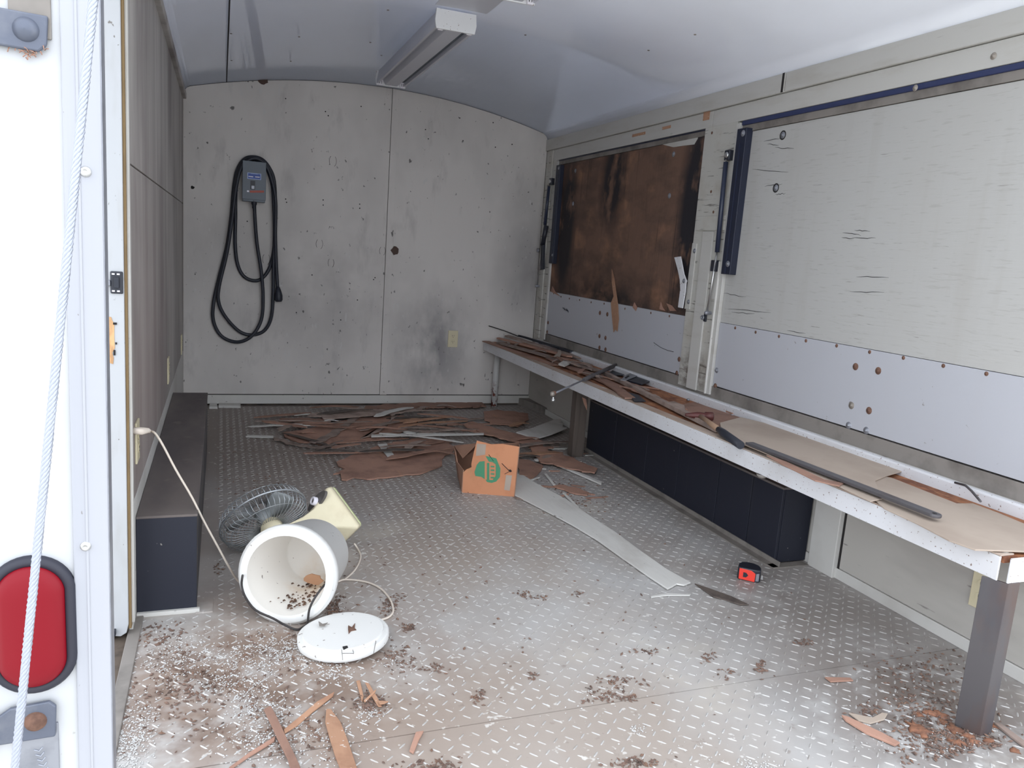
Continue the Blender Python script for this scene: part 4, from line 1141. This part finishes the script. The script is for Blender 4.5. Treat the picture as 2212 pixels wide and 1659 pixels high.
MB().prism([tp(*q_) for q_ in ((.063, -.001, .006), (.073, .002, .006), (.073, .002, .034), (.063, -.001, .032))], tb * .004).build('belt_clip', 'galv', tm)
MB().prism([tp(*q_) for q_ in ((.079, .010, .012), (.087, .011, .012), (.085, .011, .026), (.081, .011, .028))], tb * .001).build('hook', 'chrome', tm)

# ---- foreground wood strips
def rough(pxs, seed, step=9.0, amp=3.2):
    """split-wood outline: extra points with a jagged, grain-wise offset."""
    rnd = random.Random(seed); out = []
    for i, a_ in enumerate(pxs):
        b_ = pxs[(i + 1) % len(pxs)]
        L_ = math.hypot(b_[0] - a_[0], b_[1] - a_[1]); k = max(1, int(L_ / step))
        for j in range(k):
            t = j / k
            x_ = a_[0] + (b_[0] - a_[0]) * t; y_ = a_[1] + (b_[1] - a_[1]) * t
            if j: x_ += rnd.gauss(0, amp); y_ += rnd.gauss(0, amp * .28)
            out.append((x_, y_))
    return out
def wood(name, label, pxs, z, th, m, group=None, cat='wood strip'):
    if cat == 'veneer': pxs = rough(pxs, len(label) + int(pxs[0][0]))
    return plate(pxs, z, th).build(name, m, label=label, cat=cat, group=group, bevel=0 if cat == 'veneer' else .0008, segs=1)
def zz7(x, y): return (200 + x / 3.16, 1300 + y / 3.16)
wood('wood_strip', 'orange wood strip with a pointed end, widest at the bottom edge', [zz7(1595, 745), zz7(1625, 745), zz7(1690, 830), zz7(1735, 940), zz7(1775, 1060), zz7(1805, 1150), zz7(1690, 1150), zz7(1655, 1060), zz7(1615, 930), zz7(1588, 830)], .002, .006, 'orange_wood')
wood('wood_strip', 'reddish wood strip crossing over the thin one, bottom left', [zz7(1170, 745), zz7(1215, 720), zz7(1260, 800), zz7(1320, 930), zz7(1410, 1120), zz7(1420, 1150), zz7(1350, 1150), zz7(1330, 1080), zz7(1270, 960), zz7(1215, 840)], .008, .005, 'veneer')
wood('wood_strip', 'thin tan splinter lying under the reddish strip, pointing right', [zz7(1650, 622), zz7(1640, 650), zz7(1500, 760), zz7(1400, 850), zz7(1310, 905), zz7(1305, 880), zz7(1440, 770), zz7(1530, 690)], .002, .004, 'orange_wood')
wood('wood_strip', 'thin dull splinter running off the bottom edge, lower left', [zz7(1250, 925), zz7(1240, 960), zz7(1060, 1070), zz7(960, 1140), zz7(930, 1140), zz7(1080, 1030)], .002, .004, 'veneer')
for i, pl in enumerate(([(1800, 545), (1825, 540), (1850, 650), (1840, 690), (1815, 600)], [(1860, 555), (1885, 560), (1945, 660), (1975, 720), (1950, 720), (1900, 640)], [(1935, 600), (1930, 620), (1860, 690), (1850, 680)], [(1950, 680), (2020, 685), (1990, 700), (1960, 705)])):
    wood('wood_chip', 'small orange chip in the loose cluster right of the pointed strip', [zz7(*p) for p in pl], .002 + i * .003, .003, 'orange_wood', 'orange chips in the foreground cluster', 'wood chip')
wood('wood_strip', 'short dark brown splinter left of the bottom centre', [(884, 1625), (898, 1585), (915, 1582), (905, 1600), (893, 1630)], .002, .005, 'veneer')
def zb6(x, y): return (1700 + x / 2.34, 950 + y / 2.34)
wood('wood_strip', 'slim brown strip lying just left of the angle iron leg', [zb6(275, 1400), zb6(310, 1410), zb6(480, 1490), zb6(570, 1540), zb6(545, 1552), zb6(400, 1490), zb6(295, 1425)], .002, .006, 'veneer')
wood('wood_strip', 'flat pinkish strip beside the floor plate seam at right', [zb6(190, 1205), zb6(320, 1208), zb6(335, 1222), zb6(220, 1228)], .002, .004, 'veneer')
wood('wood_strip', 'pale curled bark strip above the slim brown strip near the leg', [zb6(310, 1385), zb6(430, 1410), zb6(480, 1385), zb6(508, 1390), zb6(490, 1420), zb6(420, 1440), zb6(360, 1425)], .002, .004, 'hardboard')
wood('wood_strip', 'greyish strip right of the angle iron leg at the right edge', [zb6(1045, 1440), zb6(1075, 1440), zb6(1198, 1530), zb6(1198, 1560), zb6(1120, 1500)], .002, .006, 'veneer_grey')
wood('wood_strip', 'dark brown splinter on the floor beyond the end of the white board', [(1500, 1262), (1530, 1272), (1580, 1290), (1618, 1308), (1600, 1308), (1540, 1290)], .002, .004, 'darkwood')
wood('wood_strip', 'thin pale stick below the end of the white board', [(1405, 1289), (1440, 1283), (1492, 1285), (1490, 1288), (1440, 1288), (1406, 1292)], .002, .003, 'whitewood')
k = 0
for px, r in (((1975, 1570), .022), ((1992, 1582), .028), ((2030, 1545), .02), ((2060, 1575), .024), ((2068, 1605), .02), ((2100, 1602), .018), ((2135, 1600), .014), ((2190, 1620), .014), ((1985, 1545), .014), ((2010, 1540), .02), ((2090, 1590), .016), ((2040, 1560), .013), ((2150, 1570), .012)):
    p = onz(px, 0)
    crumb((p.x, p.y, .0), r, 40 + k, 'chip', 'rotten_chunk', 'orange-brown chunk of rotten wood by the foot of the angle iron leg', 'wood chunk', flat=.28, group='rotten chunks at the bench leg', n=13, jag=.5); k += 1

# ---- peeled veneer heap along the back
def z3(x, y): return (560 + x / 6.506, 850 + y / 6.506)
def z2(x, y): return (440 + x / 3.95, 840 + y / 3.95)
def z1(x, y): return (1040 + x / 6.382, 840 + y / 6.382)
wood('veneer_sheet', 'broad reddish veneer sheet at the front of the heap, left of the box', [(727, 1000), (760, 985), (830, 962), (900, 948), (960, 952), (985, 968), (962, 985), (955, 1007), (930, 1017), (905, 1026), (860, 1030), (800, 1037), (770, 1034), (738, 1038), (735, 1024), (720, 1026), (745, 1015), (730, 1008)], .003, .006, 'veneer', cat='veneer')
wood('veneer_sheet', 'reddish sheet in the middle of the heap under crossing strips', [(612, 936), (660, 928), (714, 918), (760, 905), (860, 900), (905, 905), (880, 928), (830, 947), (760, 952), (690, 962), (640, 955), (615, 945)], .003, .006, 'veneer', cat='veneer')
wood('veneer_strip', 'long dark strip on top of the heap nearest the back wall rail', [z3(680, 325), z3(720, 292), z3(1400, 250), z3(2030, 225), z3(2212, 240), z3(2000, 282), z3(1500, 322), z3(1180, 350), z3(900, 365), z3(780, 330)], .022, .006, 'veneer_grey', cat='veneer')
wood('veneer_strip', 'short brown strip at the far left of the heap', [z3(270, 400), z3(290, 365), z3(560, 350), z3(1000, 372), z3(1000, 395), z3(600, 400), z3(420, 405)], .012, .006, 'veneer', cat='veneer')
wood('veneer_strip', 'grey diagonal strip crossing the left of the heap', [z3(700, 690), z3(860, 620), z3(1100, 500), z3(1340, 345), z3(1400, 350), z3(1260, 470), z3(1000, 620), z3(860, 700)], .013, .005, 'veneer_grey', cat='veneer')
wood('veneer_strip', 'brown diagonal strip crossing the middle of the heap', [z3(1420, 640), z3(1640, 520), z3(1860, 330), z3(1940, 325), z3(1800, 450), z3(1600, 600)], .013, .005, 'veneer_grey', cat='veneer')
wood('veneer_strip', 'curved dark strip along the front left of the sheet pile', [z3(200, 620), z3(340, 650), z3(560, 720), z3(800, 760), z3(1000, 720), z3(1180, 660), z3(1180, 680), z3(1000, 750), z3(800, 785), z3(560, 745), z3(340, 690), z3(210, 665)], .010, .004, 'veneer_grey', cat='veneer')
wood('veneer_strip', 'brown strip lying against the back wall rail', [(785, 888), (790, 879), (900, 873), (1040, 871), (1050, 880), (960, 882), (880, 883)], .010, .010, 'veneer', cat='veneer')
wood('wood_stick', 'long thin white stick lying across the heap', [(802, 941), (880, 938), (1045, 937), (1045, 940), (880, 943), (802, 945)], .022, .006, 'whitewood', cat='stick')
wood('wood_stick', 'short white stick at the left end of the heap', [(530, 941), (590, 943), (592, 947), (531, 945)], .003, .005, 'whitewood', cat='stick')
wood('wood_stick', 'tiny white stick left of the short brown strip', [(585, 913), (606, 912), (606, 915), (586, 916)], .003, .004, 'whitewood', cat='stick')
wood('wood_chip', 'pale grey rectangular chip lying on the broad veneer sheet', [z3(1660, 720), z3(1790, 712), z3(1895, 875), z3(1800, 895)], .012, .004, 'whitewood', cat='wood chip')
wood('veneer_strip', 'brown strip from the heap reaching under the bench corner', [(1000, 918), (1020, 912), (1100, 935), (1172, 955), (1165, 964), (1110, 955), (1040, 938)], .016, .006, 'veneer', cat='veneer')
wood('veneer_sheet', 'brown sheet lying before the white bench pipe', [z1(30, 320), z1(200, 300), z1(640, 350), z1(650, 430), z1(500, 530), z1(250, 500), z1(40, 440)], .008, .006, 'veneer', cat='veneer')
wood('wood_board', 'split white painted board leaning in the heap right of the box', [z1(480, 610), z1(680, 560), z1(1000, 440), z1(1090, 430), z1(1110, 460), z1(1060, 480), z1(1130, 490), z1(1120, 540), z1(1190, 545), z1(960, 640), z1(750, 700), z1(600, 650)], .024, .008, 'whitewood', cat='board')
wood('veneer_strip', 'wide brown strip running from the box toward the black wheel box', [z1(430, 690), z1(520, 650), z1(740, 720), z1(920, 840), z1(1300, 990), z1(1600, 1110), z1(1560, 1170), z1(1100, 1080), z1(800, 1010), z1(640, 780)], .014, .006, 'veneer', cat='veneer')
wood('veneer_chip', 'dark brown slab beside the right edge of the box', [z1(500, 1000), z1(640, 990), z1(840, 1060), z1(850, 1080), z1(760, 1200), z1(690, 1250), z1(520, 1200)], .004, .006, 'veneer', cat='veneer')
wood('wood_stick', 'white stick under the wide brown strip near the wheel box', [z1(1080, 1082), z1(1250, 1140), z1(1420, 1195), z1(1660, 1300), z1(1650, 1330), z1(1400, 1220)], .004, .008, 'whitewood', cat='stick')
wood('wood_stick', 'short pale stick right of the dark brown slab', [z1(865, 1180), z1(900, 1180), z1(1020, 1335), z1(985, 1335)], .003, .005, 'whitewood', cat='stick')
wood('wood_stick', 'short pale stick beside the top of the white board', [z1(1115, 1445), z1(1150, 1445), z1(1340, 1640), z1(1310, 1650)], .003, .005, 'whitewood', cat='stick')
wood('veneer_chip', 'brown chip with a raw orange end right of the white board', [z1(990, 1350), z1(1080, 1335), z1(1300, 1370), z1(1480, 1440), z1(1460, 1480), z1(1200, 1430)], .003, .006, 'veneer', cat='veneer')
# many smaller strips of the same heap
rnd = random.Random(21)
k = 0
for i in range(95):
    px = (rnd.uniform(600, 1190), rnd.uniform(882, 1000))
    if px[0] < 720 and px[1] > 955: continue
    if 955 < px[0] < 1130 and px[1] > 940: continue
    p = onz(px, 0)
    ang = rnd.gauss(0, .4); L_ = rnd.uniform(.04, .24)
    d_ = Vector((math.cos(ang), math.sin(ang), 0)) * L_
    a_, b_ = p - d_, p + d_
    if max(a_.y, b_.y) > 4.98 or max(a_.x, b_.x) > 1.9 or min(a_.x, b_.x) < .1: continue
    z_ = rnd.uniform(.006, .026)
    a_.z = z_; b_.z = max(.002, z_ + rnd.uniform(-.01, .01))
    mm = rnd.choice(['veneer', 'veneer', 'veneer_grey', 'veneer_grey', 'veneer', 'orange_wood', 'whitewood', 'darkwood'])
    cw = {'veneer': 'reddish brown', 'veneer_grey': 'greyish brown', 'orange_wood': 'light tan', 'whitewood': 'whitish', 'darkwood': 'dark brown'}[mm]
    wh = 'at the left end of the heap' if p.x < .75 else ('in the middle of the heap' if p.x < 1.2 else 'at the right end of the heap behind the box')
    splinter(a_, b_, rnd.uniform(.014, .055), rnd.uniform(.010, .045), .004, 100 + i, rnd.uniform(0, .012)).build(
        'veneer_strip', mm, label=cw + ' splintered strip ' + wh, cat='veneer', group=cw + ' strips ' + wh)
for i in range(26):
    px = (rnd.uniform(1120, 1290), rnd.uniform(960, 1085)); p = onz(px, 0)
    ang = rnd.uniform(-.9, .6); L_ = rnd.uniform(.015, .06)
    d_ = Vector((math.cos(ang), math.sin(ang), 0)) * L_
    splinter(p - d_ + Vector((0, 0, .002)), p + d_ + Vector((0, 0, .002)), rnd.uniform(.006, .018), rnd.uniform(.004, .014), .004, 300 + i).build(
        'veneer_chip', rnd.choice(['veneer', 'veneer_grey', 'whitewood']), label='small splintered chip scattered right of the cardboard box', cat='veneer', group='chips scattered right of the box')
# bricks of white trim by the far end of the left wheel box
wood('trim_block', 'small white trim block by the back wall, left of the heap', [(472, 881), (473, 873), (519, 872), (520, 882)], .001, .016, 'white', cat='block')
wood('trim_block', 'short white trim offcut beside the far end of the wheel box', [(452, 884), (453, 875), (468, 874), (470, 884)], .001, .016, 'white', cat='block')
MB().prism([onz(p, .0) for p in ((1118, 874), (1150, 868), (1222, 905), (1222, 912))], (0, 0, .05)).build('wall_kick_board', 'greytrim', label='grey kick board bent round the far corner under the bench', cat='board')

# ================================================================== THINGS ON THE BENCH
T = ZB + .0025
def bplate(name, label, pxs, z, th, m, cat, group=None, bev=.0008):
    return plate(pxs, z, th).build(name, m, label=label, cat=cat, group=group, bevel=bev, segs=1)
bplate('hardboard_sheet', 'tan hardboard sheet with a curled edge at the near end of the bench', [(1909, 1100), (1870, 1062), (1862, 1046), (1914, 1032), (1930, 1036), (2066, 1090), (2101, 1090), (2160, 1112), (2212, 1134), (2240, 1150), (2240, 1196), (2212, 1194), (2106, 1190), (2050, 1170), (1980, 1133)], .459, .004, 'hardboard', 'board')
bplate('hardboard_sheet', 'brown hardboard sheet in the middle of the bench under the flat bar', [(1560, 944), (1555, 915), (1600, 903), (1690, 925), (1800, 960), (1880, 990), (1948, 1020), (1914, 1030), (1890, 1040), (1905, 1080), (1880, 1085), (1760, 1028), (1640, 975)], .464, .004, 'hardboard', 'board')
bplate('hardboard_sheet', 'short hardboard sheet beneath the hammer', [(1440, 880), (1500, 870), (1590, 900), (1640, 915), (1610, 940), (1560, 935)], .459, .003, 'veneer', 'board')
bplate('wood_strip', 'narrow tan strip along the front of the bench beside the flat bar', [(1655, 985), (1700, 1000), (1780, 1038), (1822, 1046), (1812, 1052), (1760, 1040), (1690, 1005)], .469, .004, 'veneer', 'wood strip')
# long flat steel bar
a_, b_ = onz((1618, 960), .474), onz((2018, 1116), .474)
dd = (b_ - a_).normalized(); sd = Vector((dd.y, -dd.x, 0)); hw_ = .017
fb = thing('steel_bar', 'long flat dark steel bar with a rounded end on the bench', 'steel bar', a_.lerp(b_, .5))
pl = [a_ - sd * hw_, a_ + sd * hw_, b_ + sd * hw_]
pl += [b_ + sd * hw_ * math.cos(t) + dd * hw_ * math.sin(t) for t in [math.pi * i / 10 for i in range(1, 10)]] + [b_ - sd * hw_]
MB().prism(pl, (0, 0, .009)).build('bar', 'bar', fb, bevel=.002)
MB().lathe(b_ + Vector((0, 0, .0088)), (0, 0, 1), [(0, .0006), (.006, .0006), (.006, 0)], 14).build('hole', 'crack', fb)
# hammer
hh = onz((1480, 896), .485); ht = onz((1540, 900), .485)
ha = (ht - hh).normalized()
hm = thing('hammer', 'hammer with a worn red head and wooden handle on the bench', 'hammer', onz((1512, 905), T))
MB().tube([hh, hh.lerp(ht, .3), hh.lerp(ht, .42), hh.lerp(ht, .6), hh.lerp(ht, .70), hh.lerp(ht, .72), ht.lerp(hh, .03), ht], .016, 16, radii=[.006, .012, .015, .015, .012, .0175, .0185, .016]).build('head', 'hammer_red', hm)
MB().lathe(ht, ha, [(.016, 0), (.0145, .001), (0, .002)], 16).build('striking_face', 'galv', hm)
hc = hh.lerp(ht, .52)
h2_ = onz((1600, 962), .472)
MB().tube([hc, hc.lerp(h2_, .3), hc.lerp(h2_, .55)], .011, 12, radii=[.009, .0105, .0115]).build('handle', 'hammer_wood', hm)
MB().tube([hc.lerp(h2_, .5), hc.lerp(h2_, .6), h2_], .014, 12, radii=[.012, .0145, .0145]).build('grip', 'tape_black', hm)
# loose gas strut lying across the front rail
g0, g1, g2 = onz((1332, 788), .49), onz((1262, 820), .475), onz((1197, 850), .468)
gs = thing('gas_strut', 'loose grey gas strut lying across the bench, rod over the rail', 'gas strut', g1, 'gas struts')
MB().tube([g0, g1], .011, 14).build('cylinder', 'bar', gs)
MB().tube([g1, g2], .0045, 10).build('rod', 'galv', gs)
e = onz((1193, 851), .468)
MB().lathe(e + Vector((0, 0, -.014)), (0, 0, 1), [(0, .003), (.008, .004), (.0115, .014), (.008, .024), (0, .025)], 14).build('ball_end', 'bolt', gs)
MB().lathe(e + Vector((.006, 0, -.034)), (0, 0, 1), [(0, 0), (.009, 0), (.009, .01), (.005, .012), (.005, .02)], 12).build('stud', 'chrome', gs)
MB().lathe(e + (g1 - g2).normalized() * .02 + Vector((0, 0, -.012)), (0, 0, 1), [(0, 0), (.010, .004), (.011, .012), (.010, .02), (0, .024)], 12).build('clip', 'rust', gs)
# long grey trim strip and planks
def bbar(name, label, p0, p1, w_, h_, m, z=T, cat='wood strip', seed=1, group=None):
    a_, b_ = onz(p0, z), onz(p1, z)
    if a_.y > 5.02: a_ = ony(p0, 5.02); a_.z = max(a_.z, z)
    return splinter(a_, b_, w_, w_, h_, seed, 0, 8, .05, .9).build(name, m, label=label, cat=cat, group=group)
bbar('trim_bar', 'long grey-brown trim bar lying along the bench to the hammer', (1300, 806), (1552, 934), .026, .018, 'veneer_grey', T + .004, 'trim', 3)
bbar('wood_strip', 'wide brown plank end angled toward the rail below the loose strut', (1284, 808), (1362, 862), .055, .007, 'veneer', T + .002, 'wood strip', 4)
bbar('wood_strip', 'long pinkish plank at the back of the bench beside the sill rail', (1400, 815), (1590, 895), .045, .006, 'veneer', T, 'wood strip', 6)
bbar('wood_strip', 'long greyish plank in front at the far end of the bench', (1078, 742), (1290, 802), .05, .010, 'veneer_grey', T + .004, 'wood strip', 7)
bbar('wood_strip', 'narrow orange plank in the middle at the far end of the bench', (1076, 732), (1230, 772), .035, .010, 'veneer', T + .006, 'wood strip', 8)
bbar('wood_strip', 'brown plank at the far end of the bench nearest the corner', (1094, 727), (1290, 785), .045, .010, 'veneer_grey', T, 'wood strip', 9)
bbar('wood_strip', 'brown strip along the rail at the far end of the bench', (1048, 738), (1200, 790), .05, .005, 'veneer', T, 'wood strip', 10)
bbar('wood_strip', 'brown plank under the middle of the loose gas strut', (1190, 776), (1345, 840), .07, .005, 'veneer', T, 'wood strip', 11)
# dark wiper-like rod in the corner
k0, k1, k2 = ony((1056, 704), 5.03), ony((1121, 727), 4.99), onz((1234, 762), .482)
rd = thing('black_rod', 'thin black rod rising from the far end of the bench', 'rod', k1)
MB().tube([k0, k0.lerp(k1, .5) + Vector((0, 0, .004)), k1], .0035, 8).build('thin_end', 'wire', rd)
splinter(k1, k2, .016, .03, .012, 12, .002, 8, .1, .7).build('blade_end', 'tape_black', rd)
splinter(onz((1165, 742), .50), onz((1212, 752), .495), .02, .012, .004, 13).build('black_strip', 'tape_black', label='short black rubber strip beside the black rod', cat='strip')
bplate('paper_scrap', 'curled cream paper scrap at the far end of the bench', [(1203, 752), (1212, 756), (1213, 764), (1209, 772), (1204, 770), (1199, 772), (1196, 770), (1204, 763), (1206, 757)], .480, .002, 'hardboard', 'paper')
bplate('white_block', 'small flat white block lying near the rail of the bench', [(1206, 789), (1216, 783), (1234, 786), (1219, 793)], .470, .010, 'white', 'block')
# slotted bracket
bk2 = thing('steel_bracket', 'slotted grey steel bracket lying on the bench by the loose strut', 'bracket', onz((1365, 812), T))
MB().prism([onz(p, .478) for p in ((1340, 822), (1352, 811), (1378, 800), (1386, 804), (1378, 812), (1352, 823))], (0, 0, .003)).build('plate', 'galv', bk2, bevel=.001)
MB().prism([onz(p, .4815) for p in ((1349, 816), (1357, 811), (1360, 813), (1352, 818))], (0, 0, .0008)).build('slot', 'crack', bk2)
MB().prism([onz(p, .470) for p in ((1352, 823), (1378, 812), (1400, 808), (1405, 825), (1385, 832))], (0, 0, .006)).build('dark_flange', 'tape_black', bk2)
bplate('rubber_mat_scrap', 'dark rubber scrap between the loose strut and the sill rail', [(1316, 806), (1338, 790), (1365, 800), (1345, 812), (1330, 812)], .460, .004, 'tape_black', 'scrap')
bplate('veneer_chip', 'dark layered veneer chips beside the trim bar', [(1436, 872), (1455, 869), (1478, 878), (1480, 886), (1462, 887)], .464, .006, 'veneer_grey', 'veneer')
bplate('veneer_chip', 'dark gap-toothed veneer scrap under the long trim bar', [(1355, 848), (1380, 855), (1395, 868), (1370, 868)], .461, .004, 'tape_black', 'veneer')
rnd = random.Random(33)
for i in range(34):
    px = rnd.choice([(rnd.uniform(1340, 1470), 0), (rnd.uniform(1090, 1320), 1)])
    if px[1] == 0: p = onz((px[0], 838 + (px[0] - 1380) * .42 + rnd.uniform(-22, 16)), .462)
    else: p = onz((px[0], 745 + (px[0] - 1090) * .28 + rnd.uniform(-8, 14)), .472)
    if not (1.77 < p.x < 2.0 and p.y < 4.95): continue
    ang = math.pi / 2 + rnd.gauss(0, .35); L_ = rnd.uniform(.03, .10)
    d_ = Vector((math.cos(ang), math.sin(ang), 0)) * L_
    if p.x - abs(d_.x) < 1.76 or p.x + abs(d_.x) > 2.03: continue
    splinter(p - d_, p + d_, rnd.uniform(.010, .03), rnd.uniform(.006, .022), .003, 500 + i, rnd.uniform(0, .008)).build(
        'veneer_strip', rnd.choice(['veneer', 'veneer_grey', 'veneer']), label='small splintered veneer strip littering the far half of the bench', cat='veneer', group='splinters on the bench')
# bits at the sill
MB().tube([onz(p, .492) for p in ((2062, 1042), (2085, 1048), (2100, 1062), (2118, 1083))], .0035, 7).build('bent_wire', 'bar', label='bent grey wire lying over the sill rail at the near end', cat='wire')
for k, px in enumerate(((1332, 782), (1513, 863), (1622, 897))):
    p = onz(px, .46)
    crumb((min(p.x, 2.03), p.y, .4565), .010, 60 + k, 'galv', 'bolt_nut', ['silver nut on the sill rail above the loose strut', 'silver nut by the sill rail below the mullion', 'silver nut by the sill rail right of the hammer'][k], 'nut', flat=.9)
hang([(1258, 858), (1266, 862), (1268, 875), (1268, 886), (1262, 872)], XB + .03, 'veneer_splinter', 'veneer', label='reddish splinter hanging under the bench beside the timber leg', cat='veneer')

# ================================================================== LITTER (uncountable)
def litter(spots, name, m, label, seed, s0, s1, aspect=2.2, mult=1.0):
    rnd = random.Random(seed); mb = MB()
    for (px, n_, sx, sy) in spots:
        for i in range(int(n_ * mult)):
            q_ = (rnd.gauss(px[0], sx), rnd.gauss(px[1], sy))
            if q_[1] < 905 or q_[1] > 1700: continue
            c = onz(q_, .001)
            if not (XL + .02 < c.x < 2.05 and YR + .05 < c.y < 4.95): continue
            if c.x < -.03 and c.y > 2.17: continue
            if c.x > 1.88 and 2.1 < c.y < 3.8: continue
            s_ = rnd.uniform(s0, s1) ; a_ = rnd.uniform(0, 6.28)
            e1_ = Vector((math.cos(a_), math.sin(a_), rnd.uniform(-.1, .35))) * s_ * aspect * .5
            e2_ = Vector((-math.sin(a_), math.cos(a_), rnd.uniform(-.3, .3))) * s_ * .5
            h_ = Vector((0, 0, s_ * rnd.uniform(.25, .7)))
            c.z = .001 + abs(e1_.z) * .5 + abs(e2_.z) * .5
            mb.add([c - e1_, c - e2_ * 1.1, c + e1_, c + e2_, c + h_], [(3, 2, 1, 0), (0, 1, 4), (1, 2, 4), (2, 3, 4), (3, 0, 4)])
    return mb.build(name, m, label=label, cat='litter', kind='stuff', origin=(0, 0, 0))
dark = [((430, 1480), 130, 70, 30), ((350, 1370), 60, 30, 22), ((600, 1400), 50, 60, 40), ((720, 1310), 60, 12, 12), ((840, 1310), 40, 10, 10), ((470, 1230), 12, 12, 8), ((860, 1290), 8, 10, 6),
        ((400, 1550), 40, 70, 40), ((640, 1580), 70, 60, 40), ((800, 1520), 70, 18, 12), ((860, 1420), 40, 22, 18), ((885, 1355), 25, 8, 5), ((1160, 1290), 12, 14, 4), ((1130, 1285), 10, 8, 4), ((1250, 1280), 8, 6, 4), ((1400, 1408), 14, 12, 4), ((1530, 1420), 12, 10, 5), ((1645, 1433), 10, 6, 4), ((1735, 1388), 16, 14, 4),
        ((1310, 1500), 35, 25, 10), ((1340, 1470), 20, 30, 6), ((1035, 1505), 16, 8, 8), ((940, 1445), 16, 12, 6), ((1150, 1460), 8, 6, 5), ((1360, 1510), 10, 10, 6), ((930, 1655), 40, 35, 12), ((1370, 1650), 40, 30, 8), ((1640, 1450), 10, 10, 8), ((1570, 1460), 8, 10, 8),
        ((2000, 1520), 160, 60, 40), ((2050, 1600), 240, 60, 30), ((1870, 1535), 24, 10, 8), ((2130, 1640), 140, 50, 25), ((1990, 1440), 60, 50, 20),
        ((700, 1000), 40, 120, 25), ((560, 1050), 40, 50, 30), ((640, 960), 60, 150, 25), ((1220, 1060), 60, 40, 22), ((1250, 1100), 30, 40, 20), ((900, 1060), 30, 80, 15), ((800, 1180), 25, 80, 60), ((1300, 1200), 16, 200, 100), ((1200, 1350), 40, 320, 110), ((1000, 1150), 10, 120, 60), ((700, 1500), 20, 200, 60)]
litter(dark, 'leaf_litter', 'leaf', 'dark crumbled leaf litter scattered over the floor', 5, .002, .0078, mult=1.9)
pale = [((480, 1430), 260, 80, 26), ((610, 1410), 320, 50, 26), ((660, 1400), 160, 40, 16), ((500, 1480), 160, 50, 18), ((560, 1530), 200, 40, 20), ((570, 1590), 240, 50, 34), ((270, 1620), 300, 25, 30), ((300, 1560), 160, 22, 30), ((380, 1390), 120, 40, 24), ((360, 1440), 90, 30, 30), ((720, 1450), 90, 25, 14), ((800, 1540), 60, 18, 12), ((860, 1430), 40, 20, 14), ((730, 1315), 30, 14, 10), ((840, 1315), 24, 12, 8),
        ((640, 1600), 120, 60, 36), ((740, 1600), 60, 40, 30), ((1300, 1500), 24, 30, 14), ((1640, 1655), 60, 22, 8), ((1380, 1578), 20, 12, 6), ((1520, 1630), 14, 40, 20), ((1200, 1500), 60, 350, 90), ((1000, 1400), 40, 150, 60), ((2060, 1600), 80, 70, 30), ((1250, 1100), 14, 40, 20), ((1900, 1560), 40, 60, 40)]
litter(pale, 'pale_litter', 'pale', 'pale lint and foam crumbs scattered over the floor', 6, .0014, .0044, 1.5, mult=1.7)
